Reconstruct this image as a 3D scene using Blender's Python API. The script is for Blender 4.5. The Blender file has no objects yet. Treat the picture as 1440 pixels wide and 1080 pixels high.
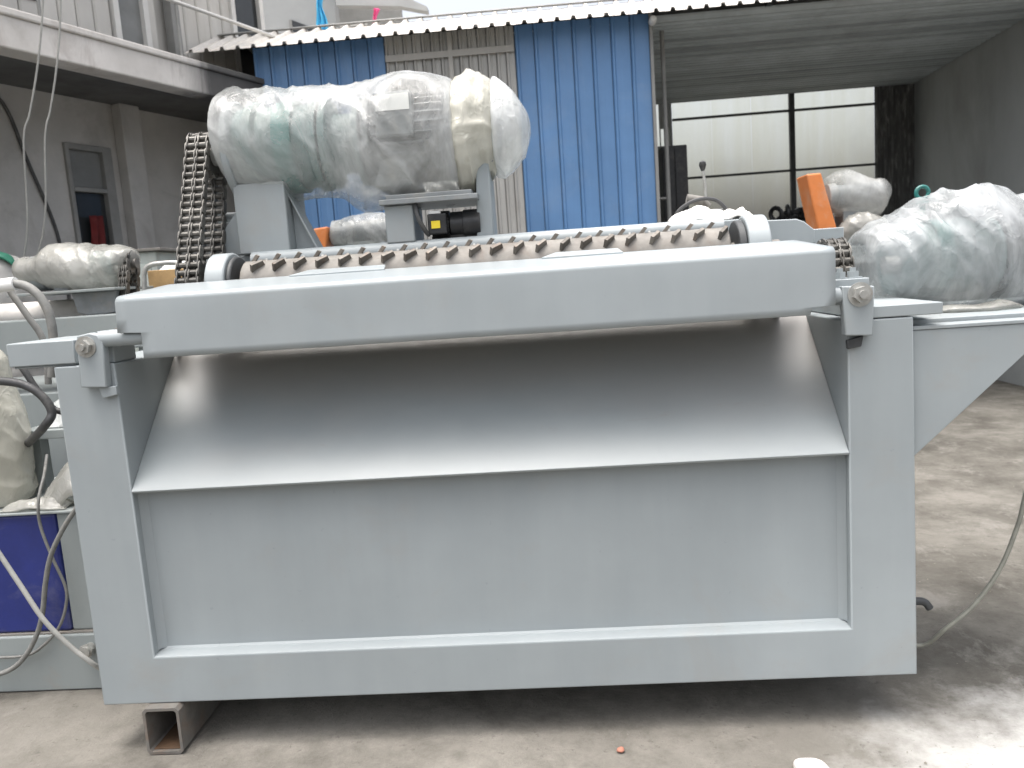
import bpy, math, random
import numpy as np
from mathutils import Matrix, Vector, noise
R = math.radians
random.seed(7)
scn = bpy.context.scene
col = scn.collection

# ------------------------------------------------------------------ camera
CAM = Vector((0.28599, -2.56886, 1.52377))
CR = Vector((0.99621786, 0.05312812, -0.06875586))
CU = Vector((0.06085871, 0.13814547, 0.98854036))
CW = Vector((-0.0620176, 0.98898596, -0.13438968))
cd = bpy.data.cameras.new('camera'); cam = bpy.data.objects.new('camera', cd); col.objects.link(cam)
cam.matrix_world = Matrix(((CR.x, CU.x, -CW.x, CAM.x), (CR.y, CU.y, -CW.y, CAM.y), (CR.z, CU.z, -CW.z, CAM.z), (0, 0, 0, 1)))
cd.sensor_width = 36; cd.lens = 28.133; cd.clip_end = 500; cd.clip_start = 0.05
cd.dof.use_dof = True; cd.dof.focus_distance = 2.75; cd.dof.aperture_fstop = 4.0
scn.camera = cam

# ------------------------------------------------------------------ sky, sun, exposure
SUN_EL, SUN_AZ = 81, 235          # azimuth from +y, clockwise: nearly overhead
wd = bpy.data.worlds.new('World'); scn.world = wd; wd.use_nodes = True
nt = wd.node_tree; bg = nt.nodes['Background']
sky = nt.nodes.new('ShaderNodeTexSky'); sky.sky_type = 'NISHITA'; sky.sun_disc = False
sky.sun_elevation = R(SUN_EL); sky.sun_rotation = R(SUN_AZ); sky.dust_density = 9; sky.air_density = 1.0
hs = nt.nodes.new('ShaderNodeHueSaturation'); hs.inputs['Saturation'].default_value = 0.38
nt.links.new(sky.outputs[0], hs.inputs['Color']); nt.links.new(hs.outputs[0], bg.inputs[0])
bg.inputs[1].default_value = 0.15
sd = bpy.data.lights.new('sun', 'SUN'); sd.energy = 0.5; sd.angle = R(60); sd.color = (1, 0.97, 0.93)
sun = bpy.data.objects.new('sun', sd); col.objects.link(sun)
az = R(SUN_AZ); el = R(SUN_EL)
sdir = Vector((math.sin(az) * math.cos(el), math.cos(az) * math.cos(el), math.sin(el)))
sun.rotation_euler = (-sdir).to_track_quat('-Z', 'Y').to_euler(); sun.location = sdir * 20
vs = scn.view_settings
vs.view_transform = 'Standard'; vs.look = 'None'; vs.gamma = 1; vs.use_curve_mapping = False
vs.exposure = 1.36

GZ = -0.055      # ground height; the front of the machine is the plane y = 0

def at(px, py, ax, v):
    """photo pixel -> the point of the plane ax = v"""
    d = CW + CR * ((px - 720) / 1125.3155) - CU * ((py - 540) / 1125.3155)
    i = 'xyz'.index(ax); t = (v - CAM[i]) / d[i]
    return CAM + d * t

# ------------------------------------------------------------------ materials
def new_mat(name):
    m = bpy.data.materials.new(name); m.use_nodes = True
    t = m.node_tree; b = t.nodes['Principled BSDF']
    return m, t, b
def nd(t, kind, **kw):
    n = t.nodes.new(kind)
    for k, v in kw.items():
        if isinstance(k, str) and k in n.inputs: n.inputs[k].default_value = v
        else: setattr(n, k, v)
    return n
def noise_tex(t, scale, detail=6, rough=.6, vec=None, dist=0):
    n = t.nodes.new('ShaderNodeTexNoise'); n.inputs['Scale'].default_value = scale
    n.inputs['Detail'].default_value = detail; n.inputs['Roughness'].default_value = rough
    n.inputs['Distortion'].default_value = dist
    if vec: t.links.new(vec, n.inputs['Vector'])
    return n
def ramp(t, fac, stops):
    r = t.nodes.new('ShaderNodeValToRGB'); e = r.color_ramp.elements
    while len(e) < len(stops): e.new(0.5)
    for k, (p, c) in enumerate(stops):
        e[k].position = p; e[k].color = (*c, 1) if len(c) == 3 else c
    t.links.new(fac, r.inputs[0]); return r
def mixc(t, fac, a, b, mode='MIX'):
    m = t.nodes.new('ShaderNodeMix'); m.data_type = 'RGBA'; m.blend_type = mode
    for s, v in ((0, fac), (6, a), (7, b)):
        if isinstance(v, (int, float)): m.inputs[s].default_value = v
        elif isinstance(v, tuple): m.inputs[s].default_value = (*v, 1)
        else: t.links.new(v, m.inputs[s])
    return m.outputs[2]
def objvec(t, scale=(1, 1, 1), world=False):
    tc = t.nodes.new('ShaderNodeTexCoord')
    out = tc.outputs['Object']
    if world: out = t.nodes.new('ShaderNodeNewGeometry').outputs['Position']
    mp = t.nodes.new('ShaderNodeMapping'); mp.inputs['Scale'].default_value = scale
    t.links.new(out, mp.inputs['Vector']); return mp.outputs[0]
def bump(t, b, height, strength=.2, dist=.01):
    n = t.nodes.new('ShaderNodeBump'); n.inputs['Strength'].default_value = strength; n.inputs['Distance'].default_value = dist
    t.links.new(height, n.inputs['Height']); t.links.new(n.outputs[0], b.inputs['Normal'])

def plain(name, c, rough=.6, metal=0, var=.25, scale=6, dirt=None, dirt_amt=.4, dirt_scale=3, bump_s=.15, bump_scale=60, per_obj=0, stretch=(1, 1, 1)):
    m, t, b = new_mat(name)
    v = objvec(t, stretch, world=True)
    n = noise_tex(t, scale, 7, .65, v)
    lo = tuple(x * (1 - var) for x in c); hi = tuple(min(1, x * (1 + var)) for x in c)
    cc = ramp(t, n.outputs[0], [(.3, lo), (.7, hi)]).outputs[0]
    if dirt:
        n2 = noise_tex(t, dirt_scale, 9, .7, v, .6)
        f = ramp(t, n2.outputs[0], [(.5, (0, 0, 0)), (.72, (dirt_amt,) * 3)]).outputs[0]
        cc = mixc(t, f, cc, dirt)
    if per_obj:
        oi = t.nodes.new('ShaderNodeObjectInfo')
        r = ramp(t, oi.outputs['Random'], [(0, (1 - per_obj,) * 3), (1, (1 + per_obj,) * 3)])
        cc = mixc(t, 1.0, cc, r.outputs[0], 'MULTIPLY')
    t.links.new(cc, b.inputs['Base Color'])
    b.inputs['Roughness'].default_value = rough; b.inputs['Metallic'].default_value = metal
    n3 = noise_tex(t, bump_scale, 4, .6, v)
    bump(t, b, n3.outputs[0], bump_s, .004)
    return m

M = {}
def paint(name, c, dusty, r0=.42, r1=.54):
    m, t, b = new_mat(name)
    v = objvec(t, world=True)
    n = noise_tex(t, 1.7, 6, .6, v)
    cc = ramp(t, n.outputs[0], [(.3, tuple(x * .93 for x in c)), (.7, tuple(x * 1.06 for x in c))]).outputs[0]
    # faint streaks running down and sprayed cloudiness
    n2 = noise_tex(t, 1, 5, .6, objvec(t, (9, 9, .9), True))
    s = ramp(t, n2.outputs[0], [(.35, (.93, .94, .945)), (.65, (1.04, 1.035, 1.03))]).outputs[0]
    cc = mixc(t, .45, cc, s, 'MULTIPLY')
    # smudges of brown dust
    n3 = noise_tex(t, 2.3, 9, .72, v, .5)
    f = ramp(t, n3.outputs[0], [(.55, (0, 0, 0)), (.8, (dusty,) * 3)]).outputs[0]
    cc = mixc(t, f, cc, (.30, .26, .21))
    n4 = noise_tex(t, 38, 3, .5, v)
    f4 = ramp(t, n4.outputs[0], [(.70, (0, 0, 0)), (.76, (.35,) * 3)]).outputs[0]
    cc = mixc(t, f4, cc, tuple(x * .7 for x in c))
    t.links.new(cc, b.inputs['Base Color'])
    rr = ramp(t, n.outputs[0], [(.3, (r0,) * 3), (.7, (r1,) * 3)]); t.links.new(rr.outputs[0], b.inputs['Roughness'])
    n5 = noise_tex(t, 3.5, 3, .5, v); n6 = noise_tex(t, 120, 2, .5, v)
    mm = t.nodes.new('ShaderNodeMath'); mm.operation = 'MULTIPLY_ADD'; mm.inputs[1].default_value = .06
    t.links.new(n6.outputs[0], mm.inputs[0]); t.links.new(n5.outputs[0], mm.inputs[2])
    bump(t, b, mm.outputs[0], .10, .012)
    return m
GREY = (.297, .328, .339)
M['paint'] = paint('grey_machine_paint', GREY, .35)
M['paint_b'] = paint('older_grey_paint', (.27, .297, .295), .8)
M['hood'] = paint('hood_paint', (.318, .350, .363), .25, .28, .38)
def chute_mat():
    m, t, b = new_mat('dusty_chute_paint')
    v = objvec(t, world=True)
    n = noise_tex(t, 2.2, 6, .6, objvec(t, (1, 2, 1), True))
    base = ramp(t, n.outputs[0], [(.3, (.265, .293, .300)), (.7, (.305, .332, .338))]).outputs[0]
    sx = t.nodes.new('ShaderNodeSeparateXYZ'); t.links.new(v, sx.inputs[0])
    n2 = noise_tex(t, 1.6, 8, .6, objvec(t, (.5, 1, 1.5), True), .2)
    ad = t.nodes.new('ShaderNodeMath'); ad.operation = 'MULTIPLY_ADD'; ad.inputs[1].default_value = .55
    t.links.new(n2.outputs[0], ad.inputs[0]); t.links.new(sx.outputs[2], ad.inputs[2])
    f = ramp(t, ad.outputs[0], [(.0, (0, 0, 0)), (1, (1, 1, 1))])
    mr = t.nodes.new('ShaderNodeMapRange'); mr.inputs[1].default_value = 1.27; mr.inputs[2].default_value = 1.62; mr.inputs[4].default_value = .6
    t.links.new(ad.outputs[0], mr.inputs[0])
    cc = mixc(t, mr.outputs[0], base, (.36, .32, .285))
    n3 = noise_tex(t, 5, 8, .75, objvec(t, (.8, 2, 3), True), .8)
    f3 = ramp(t, n3.outputs[0], [(.62, (0, 0, 0)), (.8, (.6,) * 3)]).outputs[0]
    cc = mixc(t, f3, cc, (.26, .225, .175))
    t.links.new(cc, b.inputs['Base Color']); b.inputs['Roughness'].default_value = .36
    n5 = noise_tex(t, 2, 2, .5, v); bump(t, b, n5.outputs[0], .06, .01)
    return m
M['chute'] = chute_mat()
M['steel'] = plain('dull_bolt_steel', (.40, .40, .38), .42, .55, .2, 30, (.2, .15, .1), .5, 25)
M['chain'] = plain('oily_chain_steel', (.105, .101, .092), .42, .35, .35, 40, (.07, .06, .045), .6, 22, per_obj=.25)
M['roller'] = plain('rusty_roller_steel', (.195, .185, .168), .7, .1, .25, 14, (.15, .11, .085), .5, 9)
M['tooth'] = plain('worn_tooth_steel', (.165, .15, .13), .6, .1, .35, 40, (.17, .09, .05), .5, 20, per_obj=.3)
M['rusttube'] = plain('rusty_tube_steel', (.17, .162, .148), .7, .2, .25, 12, (.20, .12, .07), .5, 8)
M['rust'] = plain('rust_inside', (.095, .055, .03), .85, 0, .4, 20)
M['rubber'] = plain('black_hose_rubber', (.045, .046, .048), .5, 0, .3, 20, (.2, .19, .17), .4, 12)
M['greyhose'] = plain('dusty_grey_hose', (.19, .19, .18), .6, 0, .25, 20, (.3, .28, .24), .5, 12)
M['whitecable'] = plain('grey_white_cable', (.36, .36, .34), .55, 0, .15, 20)
M['greencable'] = plain('grey_green_cable', (.24, .24, .205), .55, 0, .2, 20)
M['black'] = plain('black_motor_paint', (.022, .023, .025), .38, 0, .3, 30, (.15, .14, .12), .3, 15)
M['yellow'] = plain('yellow_sticker', (.75, .58, .03), .5, 0, .1, 10)
M['white'] = plain('white_sticker', (.78, .78, .76), .5, 0, .06, 10)
M['teal'] = plain('teal_gearbox_paint', (.015, .15, .135), .4, 0, .2, 10, (.25, .24, .2), .5, 8)
M['gearpale'] = plain('pale_teal_primer', (.115, .19, .185), .45, 0, .15, 10, (.3, .3, .27), .5, 8)
M['motorgrey'] = plain('grey_motor_paint', (.20, .215, .22), .45, 0, .2, 12, (.3, .27, .22), .5, 9)
M['blue_tank'] = plain('deep_blue_tank_paint', (.018, .028, .155), .4, 0, .25, 4, (.2, .2, .24), .45, 3)
M['orange'] = plain('orange_guard_paint', (.62, .20, .055), .5, 0, .12, 5, (.55, .42, .32), .5, 6)
M['blue_wall'] = plain('blue_sheet_paint', (.108, .225, .42), .42, 0, .12, 1.2, (.19, .28, .42), .5, 1.7, per_obj=.06, bump_s=.1, bump_scale=6)
M['tan_wall'] = plain('tan_translucent_sheet', (.385, .38, .362), .6, 0, .15, 2, (.15, .14, .12), .6, 2, per_obj=.10, stretch=(1, 1, .3))
M['tan_light'] = plain('pale_sheet_band', (.40, .385, .355), .6, 0, .12, 3)
M['roof'] = plain('pale_roof_sheet', (.66, .63, .585), .55, 0, .1, 3, (.38, .33, .27), .5, 3, per_obj=.05)
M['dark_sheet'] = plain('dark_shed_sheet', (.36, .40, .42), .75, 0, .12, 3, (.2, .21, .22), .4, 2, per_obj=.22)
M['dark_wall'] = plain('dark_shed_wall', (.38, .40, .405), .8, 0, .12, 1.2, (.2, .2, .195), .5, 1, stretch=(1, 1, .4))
M['sooty'] = plain('sooty_corrugated_sheet', (.085, .087, .085), .7, 0, .3, 3, (.40, .40, .39), .7, 6, stretch=(4, 4, .7))
M['dark_steel'] = plain('dark_steel_section', (.05, .053, .055), .55, .2, .3, 10)
M['concrete'] = plain('stained_plaster', (.46, .45, .43), .9, 0, .14, 1.6, (.27, .255, .235), .8, 1.3, bump_s=.4, bump_scale=25)
M['beam'] = plain('weathered_white_beam', (.66, .635, .60), .9, 0, .12, 2.5, (.36, .32, .29), .75, 2.2, bump_s=.4, bump_scale=20)
def beam_mat():
    m, t, b = new_mat('weathered_beam_dark_end')
    v = objvec(t, world=True)
    n = noise_tex(t, 2.5, 7, .65, v)
    cc = ramp(t, n.outputs[0], [(.3, (.56, .535, .50)), (.7, (.72, .69, .655))]).outputs[0]
    n2 = noise_tex(t, 2.2, 9, .7, objvec(t, (1.6, 1.6, .5), True), .6)
    cc = mixc(t, ramp(t, n2.outputs[0], [(.5, (0, 0, 0)), (.72, (.75,) * 3)]).outputs[0], cc, (.36, .32, .29))
    # near-black towards the far end of the beam, ragged edge
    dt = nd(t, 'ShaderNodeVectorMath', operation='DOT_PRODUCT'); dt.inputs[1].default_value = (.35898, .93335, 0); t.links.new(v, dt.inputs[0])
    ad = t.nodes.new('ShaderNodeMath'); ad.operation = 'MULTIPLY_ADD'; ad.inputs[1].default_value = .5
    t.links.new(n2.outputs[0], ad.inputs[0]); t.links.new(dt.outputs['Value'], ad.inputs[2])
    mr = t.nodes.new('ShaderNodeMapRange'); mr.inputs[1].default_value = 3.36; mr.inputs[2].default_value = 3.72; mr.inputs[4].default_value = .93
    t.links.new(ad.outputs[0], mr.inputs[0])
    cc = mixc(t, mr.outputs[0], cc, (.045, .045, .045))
    t.links.new(cc, b.inputs['Base Color']); b.inputs['Roughness'].default_value = .9
    n3 = noise_tex(t, 20, 4, .6, v); bump(t, b, n3.outputs[0], .4, .004)
    return m
M['dark_end_beam'] = beam_mat()
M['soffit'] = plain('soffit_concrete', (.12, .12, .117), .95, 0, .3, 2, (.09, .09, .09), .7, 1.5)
M['board'] = plain('cream_wall_sheet', (.56, .545, .51), .65, 0, .1, 2, (.40, .37, .32), .6, 2, per_obj=.06, stretch=(1, 1, .4))
M['frame_white'] = plain('white_frame_paint', (.66, .65, .62), .5, 0, .08, 5)
M['frame_grey'] = plain('grey_frame_paint', (.24, .24, .23), .6, 0, .15, 5)
M['glass_dark'] = plain('dark_window_glass', (.03, .033, .035), .12, 0, .2, 2, bump_s=.02)
M['glass_dusty'] = plain('dusty_grey_pane', (.20, .205, .20), .45, 0, .2, 3)
M['red'] = plain('dark_red_cloth', (.13, .012, .012), .8, 0, .3, 8)
M['cyan'] = plain('cyan_cloth', (.07, .42, .68), .8, 0, .2, 5)
M['pink'] = plain('pink_cloth', (.75, .10, .28), .8, 0, .2, 5)
M['greentarp'] = plain('green_tarp', (.02, .16, .10), .6, 0, .3, 8)
M['paleplaster'] = plain('pale_grey_plaster', (.34, .35, .35), .85, 0, .1, 1.5)
M['shoe'] = plain('white_shoe_leather', (.72, .68, .66), .55, 0, .12, 30, (.5, .45, .4), .4, 20)
M['stone'] = plain('grey_stone', (.20, .185, .16), .9, 0, .3, 40, per_obj=.3)
M['redstone'] = plain('reddish_stone', (.38, .17, .12), .9, 0, .3, 40)
M['cabinet'] = plain('pale_green_grey_cabinet', (.46, .50, .47), .5, 0, .1, 4, (.35, .3, .25), .5, 4)
M['cloth_white'] = plain('white_rag', (.70, .69, .66), .85, 0, .15, 9, (.45, .42, .36), .6, 7, bump_s=.5)
M['wood'] = plain('dusty_ochre_block', (.46, .30, .14), .8, 0, .25, 9)

def film_mat(name, tint, clear, stain, tintpos=None, tintcol=(.2, .55, .5)):
    m, t, b = new_mat(name)
    v = objvec(t, world=True)
    n = noise_tex(t, 5, 3, .5, objvec(t, (1.3, 1.3, .8), True), .3)
    cc = ramp(t, n.outputs[0], [(.3, tuple(x * .86 for x in tint)), (.6, tint)]).outputs[0]
    n2 = noise_tex(t, 4, 8, .7, v, .6)
    f = ramp(t, n2.outputs[0], [(.52, (0, 0, 0)), (.75, (.5,) * 3)]).outputs[0]
    cc = mixc(t, f, cc, stain)
    t.links.new(cc, b.inputs['Base Color'])
    b.inputs['Roughness'].default_value = .17; b.inputs['Specular IOR Level'].default_value = .8
    # wrinkle relief
    n3 = noise_tex(t, 13, 4, .55, objvec(t, (1, 1, .55), True), .9)
    r3 = ramp(t, n3.outputs[0], [(.46, (0, 0, 0)), (.5, (1, 1, 1)), (.54, (0, 0, 0))])
    n4 = noise_tex(t, 40, 3, .5, v, .3)
    mm = t.nodes.new('ShaderNodeMath'); mm.operation = 'MULTIPLY_ADD'; mm.inputs[1].default_value = .25
    t.links.new(n4.outputs[0], mm.inputs[0]); t.links.new(r3.outputs[0], mm.inputs[2])
    bump(t, b, mm.outputs[0], .30, .005)
    tl = t.nodes.new('ShaderNodeBsdfTranslucent'); t.links.new(cc, tl.inputs[0])
    s1 = t.nodes.new('ShaderNodeMixShader'); s1.inputs[0].default_value = .22
    t.links.new(b.outputs[0], s1.inputs[1]); t.links.new(tl.outputs[0], s1.inputs[2])
    tr = t.nodes.new('ShaderNodeBsdfTransparent'); tr.inputs[0].default_value = (.95, .96, .95, 1)
    n5 = noise_tex(t, 3.6, 5, .6, objvec(t, (1, 1, .6), True), .8)
    fac = ramp(t, n5.outputs[0], [(.36, (clear[0],) * 3), (.62, (clear[1],) * 3)])
    s2 = t.nodes.new('ShaderNodeMixShader')
    t.links.new(fac.outputs[0], s2.inputs[0]); t.links.new(s1.outputs[0], s2.inputs[1]); t.links.new(tr.outputs[0], s2.inputs[2])
    t.links.new(s2.outputs[0], t.nodes['Material Output'].inputs[0])
    return m
M['film'] = film_mat('clear_plastic_film', (.60, .61, .60), (.30, .80), (.48, .46, .42))
M['film_mid'] = film_mat('hazy_plastic_film', (.57, .59, .60), (.22, .66), (.43, .45, .45))
M['film_white'] = film_mat('milky_plastic_film', (.74, .76, .76), (.2, .6), (.52, .58, .57))
M['film_cream'] = film_mat('yellowed_plastic_film', (.66, .645, .56), (.06, .28), (.52, .51, .42))
M['film_old'] = film_mat('dirty_plastic_film', (.50, .495, .46), (.10, .50), (.33, .30, .25))
def pane_mat():
    m, t, b = new_mat('translucent_daylight_sheet')
    v = objvec(t, (3, 1, .25), True)
    n = noise_tex(t, 1.2, 7, .65, v)
    cc = ramp(t, n.outputs[0], [(.3, (.95, .94, .87)), (.7, (1, 1, .97))]).outputs[0]
    n2 = noise_tex(t, .9, 6, .6, objvec(t, (1, 1, 1), True))
    cc = mixc(t, ramp(t, n2.outputs[0], [(.5, (0, 0, 0)), (.75, (.5,) * 3)]).outputs[0], cc, (.86, .86, .83))
    tl = t.nodes.new('ShaderNodeBsdfTranslucent'); t.links.new(cc, tl.inputs[0])
    tr = t.nodes.new('ShaderNodeBsdfTransparent'); t.links.new(cc, tr.inputs[0])
    s = t.nodes.new('ShaderNodeMixShader'); s.inputs[0].default_value = .96
    t.links.new(tl.outputs[0], s.inputs[1]); t.links.new(tr.outputs[0], s.inputs[2])
    t.links.new(s.outputs[0], t.nodes['Material Output'].inputs[0])
    return m
M['pane'] = pane_mat()
def ground_mat():
    m, t, b = new_mat('dirty_concrete_ground')
    v = objvec(t, world=True)
    n1 = noise_tex(t, 1.3, 10, .72, v, .15)
    cc = ramp(t, n1.outputs[0], [(.36, (.060, .055, .045)), (.5, (.112, .105, .090)), (.64, (.172, .162, .142))]).outputs[0]
    n2 = noise_tex(t, 6.5, 10, .78, v, .15)
    cc = mixc(t, ramp(t, n2.outputs[0], [(.52, (0, 0, 0)), (.66, (.55,) * 3)]).outputs[0], cc, (.058, .050, .041))
    n3 = noise_tex(t, 3.7, 10, .76, objvec(t, (1.2, .9, 1), True), .3)
    cc = mixc(t, ramp(t, n3.outputs[0], [(.53, (0, 0, 0)), (.66, (.7,) * 3)]).outputs[0], cc, (.21, .20, .18))
    # spilt cement dust with its own ragged outline, in front of the right post
    vd = nd(t, 'ShaderNodeVectorMath', operation='DISTANCE'); vd.inputs[1].default_value = (1.75, -.45, GZ)
    nw = noise_tex(t, 3.4, 8, .7, v); t.links.new(v, vd.inputs[0])
    ad = t.nodes.new('ShaderNodeMath'); ad.operation = 'MULTIPLY_ADD'; ad.inputs[1].default_value = 1.1
    t.links.new(nw.outputs[0], ad.inputs[0]); t.links.new(vd.outputs['Value'], ad.inputs[2])
    mr = t.nodes.new('ShaderNodeMapRange'); mr.inputs[1].default_value = 1.32; mr.inputs[2].default_value = .95; mr.inputs[4].default_value = .85
    t.links.new(ad.outputs[0], mr.inputs[0])
    cc = mixc(t, mr.outputs[0], cc, (.46, .455, .435))
    # old grime trodden round the machine, ragged edge
    dm = nd(t, 'ShaderNodeVectorMath', operation='MULTIPLY'); dm.inputs[1].default_value = (.42, 1, 1); t.links.new(v, dm.inputs[0])
    dg = nd(t, 'ShaderNodeVectorMath', operation='DISTANCE'); dg.inputs[1].default_value = (-.15, .15, GZ); t.links.new(dm.outputs[0], dg.inputs[0])
    ag = t.nodes.new('ShaderNodeMath'); ag.operation = 'MULTIPLY_ADD'; ag.inputs[1].default_value = .8
    t.links.new(n1.outputs[0], ag.inputs[0]); t.links.new(dg.outputs['Value'], ag.inputs[2])
    mg = t.nodes.new('ShaderNodeMapRange'); mg.inputs[1].default_value = 1.25; mg.inputs[2].default_value = .85; mg.inputs[4].default_value = .8
    t.links.new(ag.outputs[0], mg.inputs[0])
    gm = mixc(t, .5, n2.outputs[0], n1.outputs[0])
    gc = ramp(t, gm, [(.40, (.13, .121, .104)), (.60, (.29, .272, .24))]).outputs[0]
    cc = mixc(t, mg.outputs[0], cc, gc)
    n7 = noise_tex(t, 26, 5, .7, v)
    cc = mixc(t, ramp(t, n7.outputs[0], [(.60, (0, 0, 0)), (.70, (.45,) * 3)]).outputs[0], cc, (.045, .04, .035))
    t.links.new(cc, b.inputs['Base Color']); b.inputs['Roughness'].default_value = .9
    n8 = noise_tex(t, 45, 8, .75, v)
    mm = t.nodes.new('ShaderNodeMath'); mm.operation = 'MULTIPLY_ADD'; mm.inputs[1].default_value = .35
    t.links.new(n8.outputs[0], mm.inputs[0]); t.links.new(n2.outputs[0], mm.inputs[2])
    bump(t, b, mm.outputs[0], .6, .02)
    return m
M['ground'] = ground_mat()

# ------------------------------------------------------------------ mesh helpers
ORG = {}
class MB:
    def __init__(s): s.v = []; s.f = []
    def add(s, vs, fs, mat=None):
        k = len(s.v)
        s.v += [tuple(mat @ Vector(p)) if mat else tuple(p) for p in vs]
        s.f += [tuple(i + k for i in f) for f in fs]; return s
    def box(s, x0, x1, y0, y1, z0, z1, mat=None):
        return s.add([(x0, y0, z0), (x1, y0, z0), (x1, y1, z0), (x0, y1, z0), (x0, y0, z1), (x1, y0, z1), (x1, y1, z1), (x0, y1, z1)],
                     [(0, 3, 2, 1), (4, 5, 6, 7), (0, 1, 5, 4), (1, 2, 6, 5), (2, 3, 7, 6), (3, 0, 4, 7)], mat)
    def prism(s, poly, ax, a, b, mat=None):
        """poly: 2-D points in the two other axes (x,z for ax y; y,z for ax x; x,y for ax z)"""
        n = len(poly)
        P = {'x': lambda p, d: (d, p[0], p[1]), 'y': lambda p, d: (p[0], d, p[1]), 'z': lambda p, d: (p[0], p[1], d)}[ax]
        vs = [P(p, a) for p in poly] + [P(p, b) for p in poly]
        fs = [tuple(range(n)), tuple(range(2 * n - 1, n - 1, -1))] + [(i, (i + 1) % n + 0, (i + 1) % n + n, i + n) for i in range(n)]
        return s.add(vs, fs, mat)
    def cyl(s, p0, p1, r0, r1=None, n=20, caps=True):
        r1 = r0 if r1 is None else r1
        p0 = Vector(p0); p1 = Vector(p1); d = (p1 - p0).normalized()
        a = d.orthogonal().normalized(); b = d.cross(a)
        vs = []
        for p, r in ((p0, r0), (p1, r1)):
            for i in range(n):
                t = 2 * math.pi * (i + .5) / n; vs.append(p + a * (r * math.cos(t)) + b * (r * math.sin(t)))
        fs = [(i, (i + 1) % n, (i + 1) % n + n, i + n) for i in range(n)]
        if caps: fs += [tuple(range(n - 1, -1, -1)), tuple(range(n, 2 * n))]
        return s.add(vs, fs)
    def tube(s, pts, r, n=10, caps=True):
        pts = [Vector(p) for p in pts]; k = len(pts); vs = []; up = None
        for i, p in enumerate(pts):
            d = (pts[min(i + 1, k - 1)] - pts[max(i - 1, 0)]).normalized()
            if up is None: up = d.orthogonal().normalized()
            a = (up - d * up.dot(d)).normalized(); up = a; b = d.cross(a)
            rr = r[i] if isinstance(r, list) else r
            vs += [p + a * (rr * math.cos(2 * math.pi * j / n)) + b * (rr * math.sin(2 * math.pi * j / n)) for j in range(n)]
        fs = [(i * n + j, i * n + (j + 1) % n, (i + 1) * n + (j + 1) % n, (i + 1) * n + j) for i in range(k - 1) for j in range(n)]
        if caps: fs += [tuple(range(n - 1, -1, -1)), tuple(range((k - 1) * n, k * n))]
        return s.add(vs, fs)
    def lathe(s, prof, c, n=36):
        """prof: (x, radius) list about an axis along x through (y, z) = c"""
        vs = [(x, c[0] + r * math.cos(2 * math.pi * j / n), c[1] + r * math.sin(2 * math.pi * j / n)) for x, r in prof for j in range(n)]
        k = len(prof)
        fs = [(i * n + j, (i + 1) * n + j, (i + 1) * n + (j + 1) % n, i * n + (j + 1) % n) for i in range(k - 1) for j in range(n)]
        fs += [tuple(range(n)), tuple(range(k * n - 1, (k - 1) * n - 1, -1))]
        return s.add(vs, fs)
    def build(s, name, mat, parent=None, smooth=True, bevel=0, angle=38, org=None):
        o0 = Vector(org) if org is not None else (ORG[parent.name] if parent else Vector((0, 0, 0)))
        me = bpy.data.meshes.new(name)
        if org is None and not parent:      # a lone mesh: origin at its base
            a = np.array([tuple(p) for p in s.v]); mn = a.min(0); mx = a.max(0)
            o0 = Vector(((mn[0] + mx[0]) / 2, (mn[1] + mx[1]) / 2, mn[2]))
        me.from_pydata([tuple(Vector(p) - o0) for p in s.v], [], s.f); me.update()
        import bmesh
        bm = bmesh.new(); bm.from_mesh(me); bmesh.ops.recalc_face_normals(bm, faces=bm.faces); bm.to_mesh(me); bm.free()
        if smooth:
            me.polygons.foreach_set('use_smooth', [True] * len(me.polygons)); me.set_sharp_from_angle(angle=R(angle))
        me.materials.append(M[mat] if isinstance(mat, str) else mat)
        o = bpy.data.objects.new(name, me); col.objects.link(o)
        if parent:
            o.parent = parent; o.location = o0 - ORG[parent.name]
        else: o.location = o0
        ORG[o.name] = o0
        if bevel:
            b = o.modifiers.new('bevel', 'BEVEL'); b.width = bevel; b.segments = 2; b.limit_method = 'ANGLE'; b.angle_limit = R(40)
        return o
def tag(o, label, cat, group=None):
    o['label'] = label; o['category'] = cat
    if group: o['group'] = group
    return o
def thing(name, loc, label, cat, group=None):
    o = bpy.data.objects.new(name, None); col.objects.link(o); o.location = loc; o.empty_display_size = .1
    ORG[o.name] = Vector(loc); return tag(o, label, cat, group)
def struct(o): o['kind'] = 'structure'; return o
def group_part(name, loc, parent):          # an Empty part that carries sub-parts
    o = bpy.data.objects.new(name, None); col.objects.link(o); o.parent = parent
    o.location = Vector(loc) - ORG[parent.name]; o.empty_display_size = .05; ORG[o.name] = Vector(loc); return o
def put(name, me, parent, mat4):            # a copy of a shared mesh at a world matrix
    o = bpy.data.objects.new(name, me); col.objects.link(o); o.parent = parent
    m = mat4.copy(); m.translation = m.translation - ORG[parent.name]; o.matrix_basis = m; return o
def spline(pts, n=10):
    pts = [Vector(p) for p in pts]; out = []
    for i in range(len(pts) - 1):
        p0 = pts[max(i - 1, 0)]; p1 = pts[i]; p2 = pts[i + 1]; p3 = pts[min(i + 2, len(pts) - 1)]
        for k in range(n):
            t = k / n
            out.append(.5 * ((2 * p1) + (p2 - p0) * t + (2 * p0 - 5 * p1 + 4 * p2 - p3) * t * t + (3 * p1 - p0 - 3 * p2 + p3) * t ** 3))
    out.append(pts[-1]); return out

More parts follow.
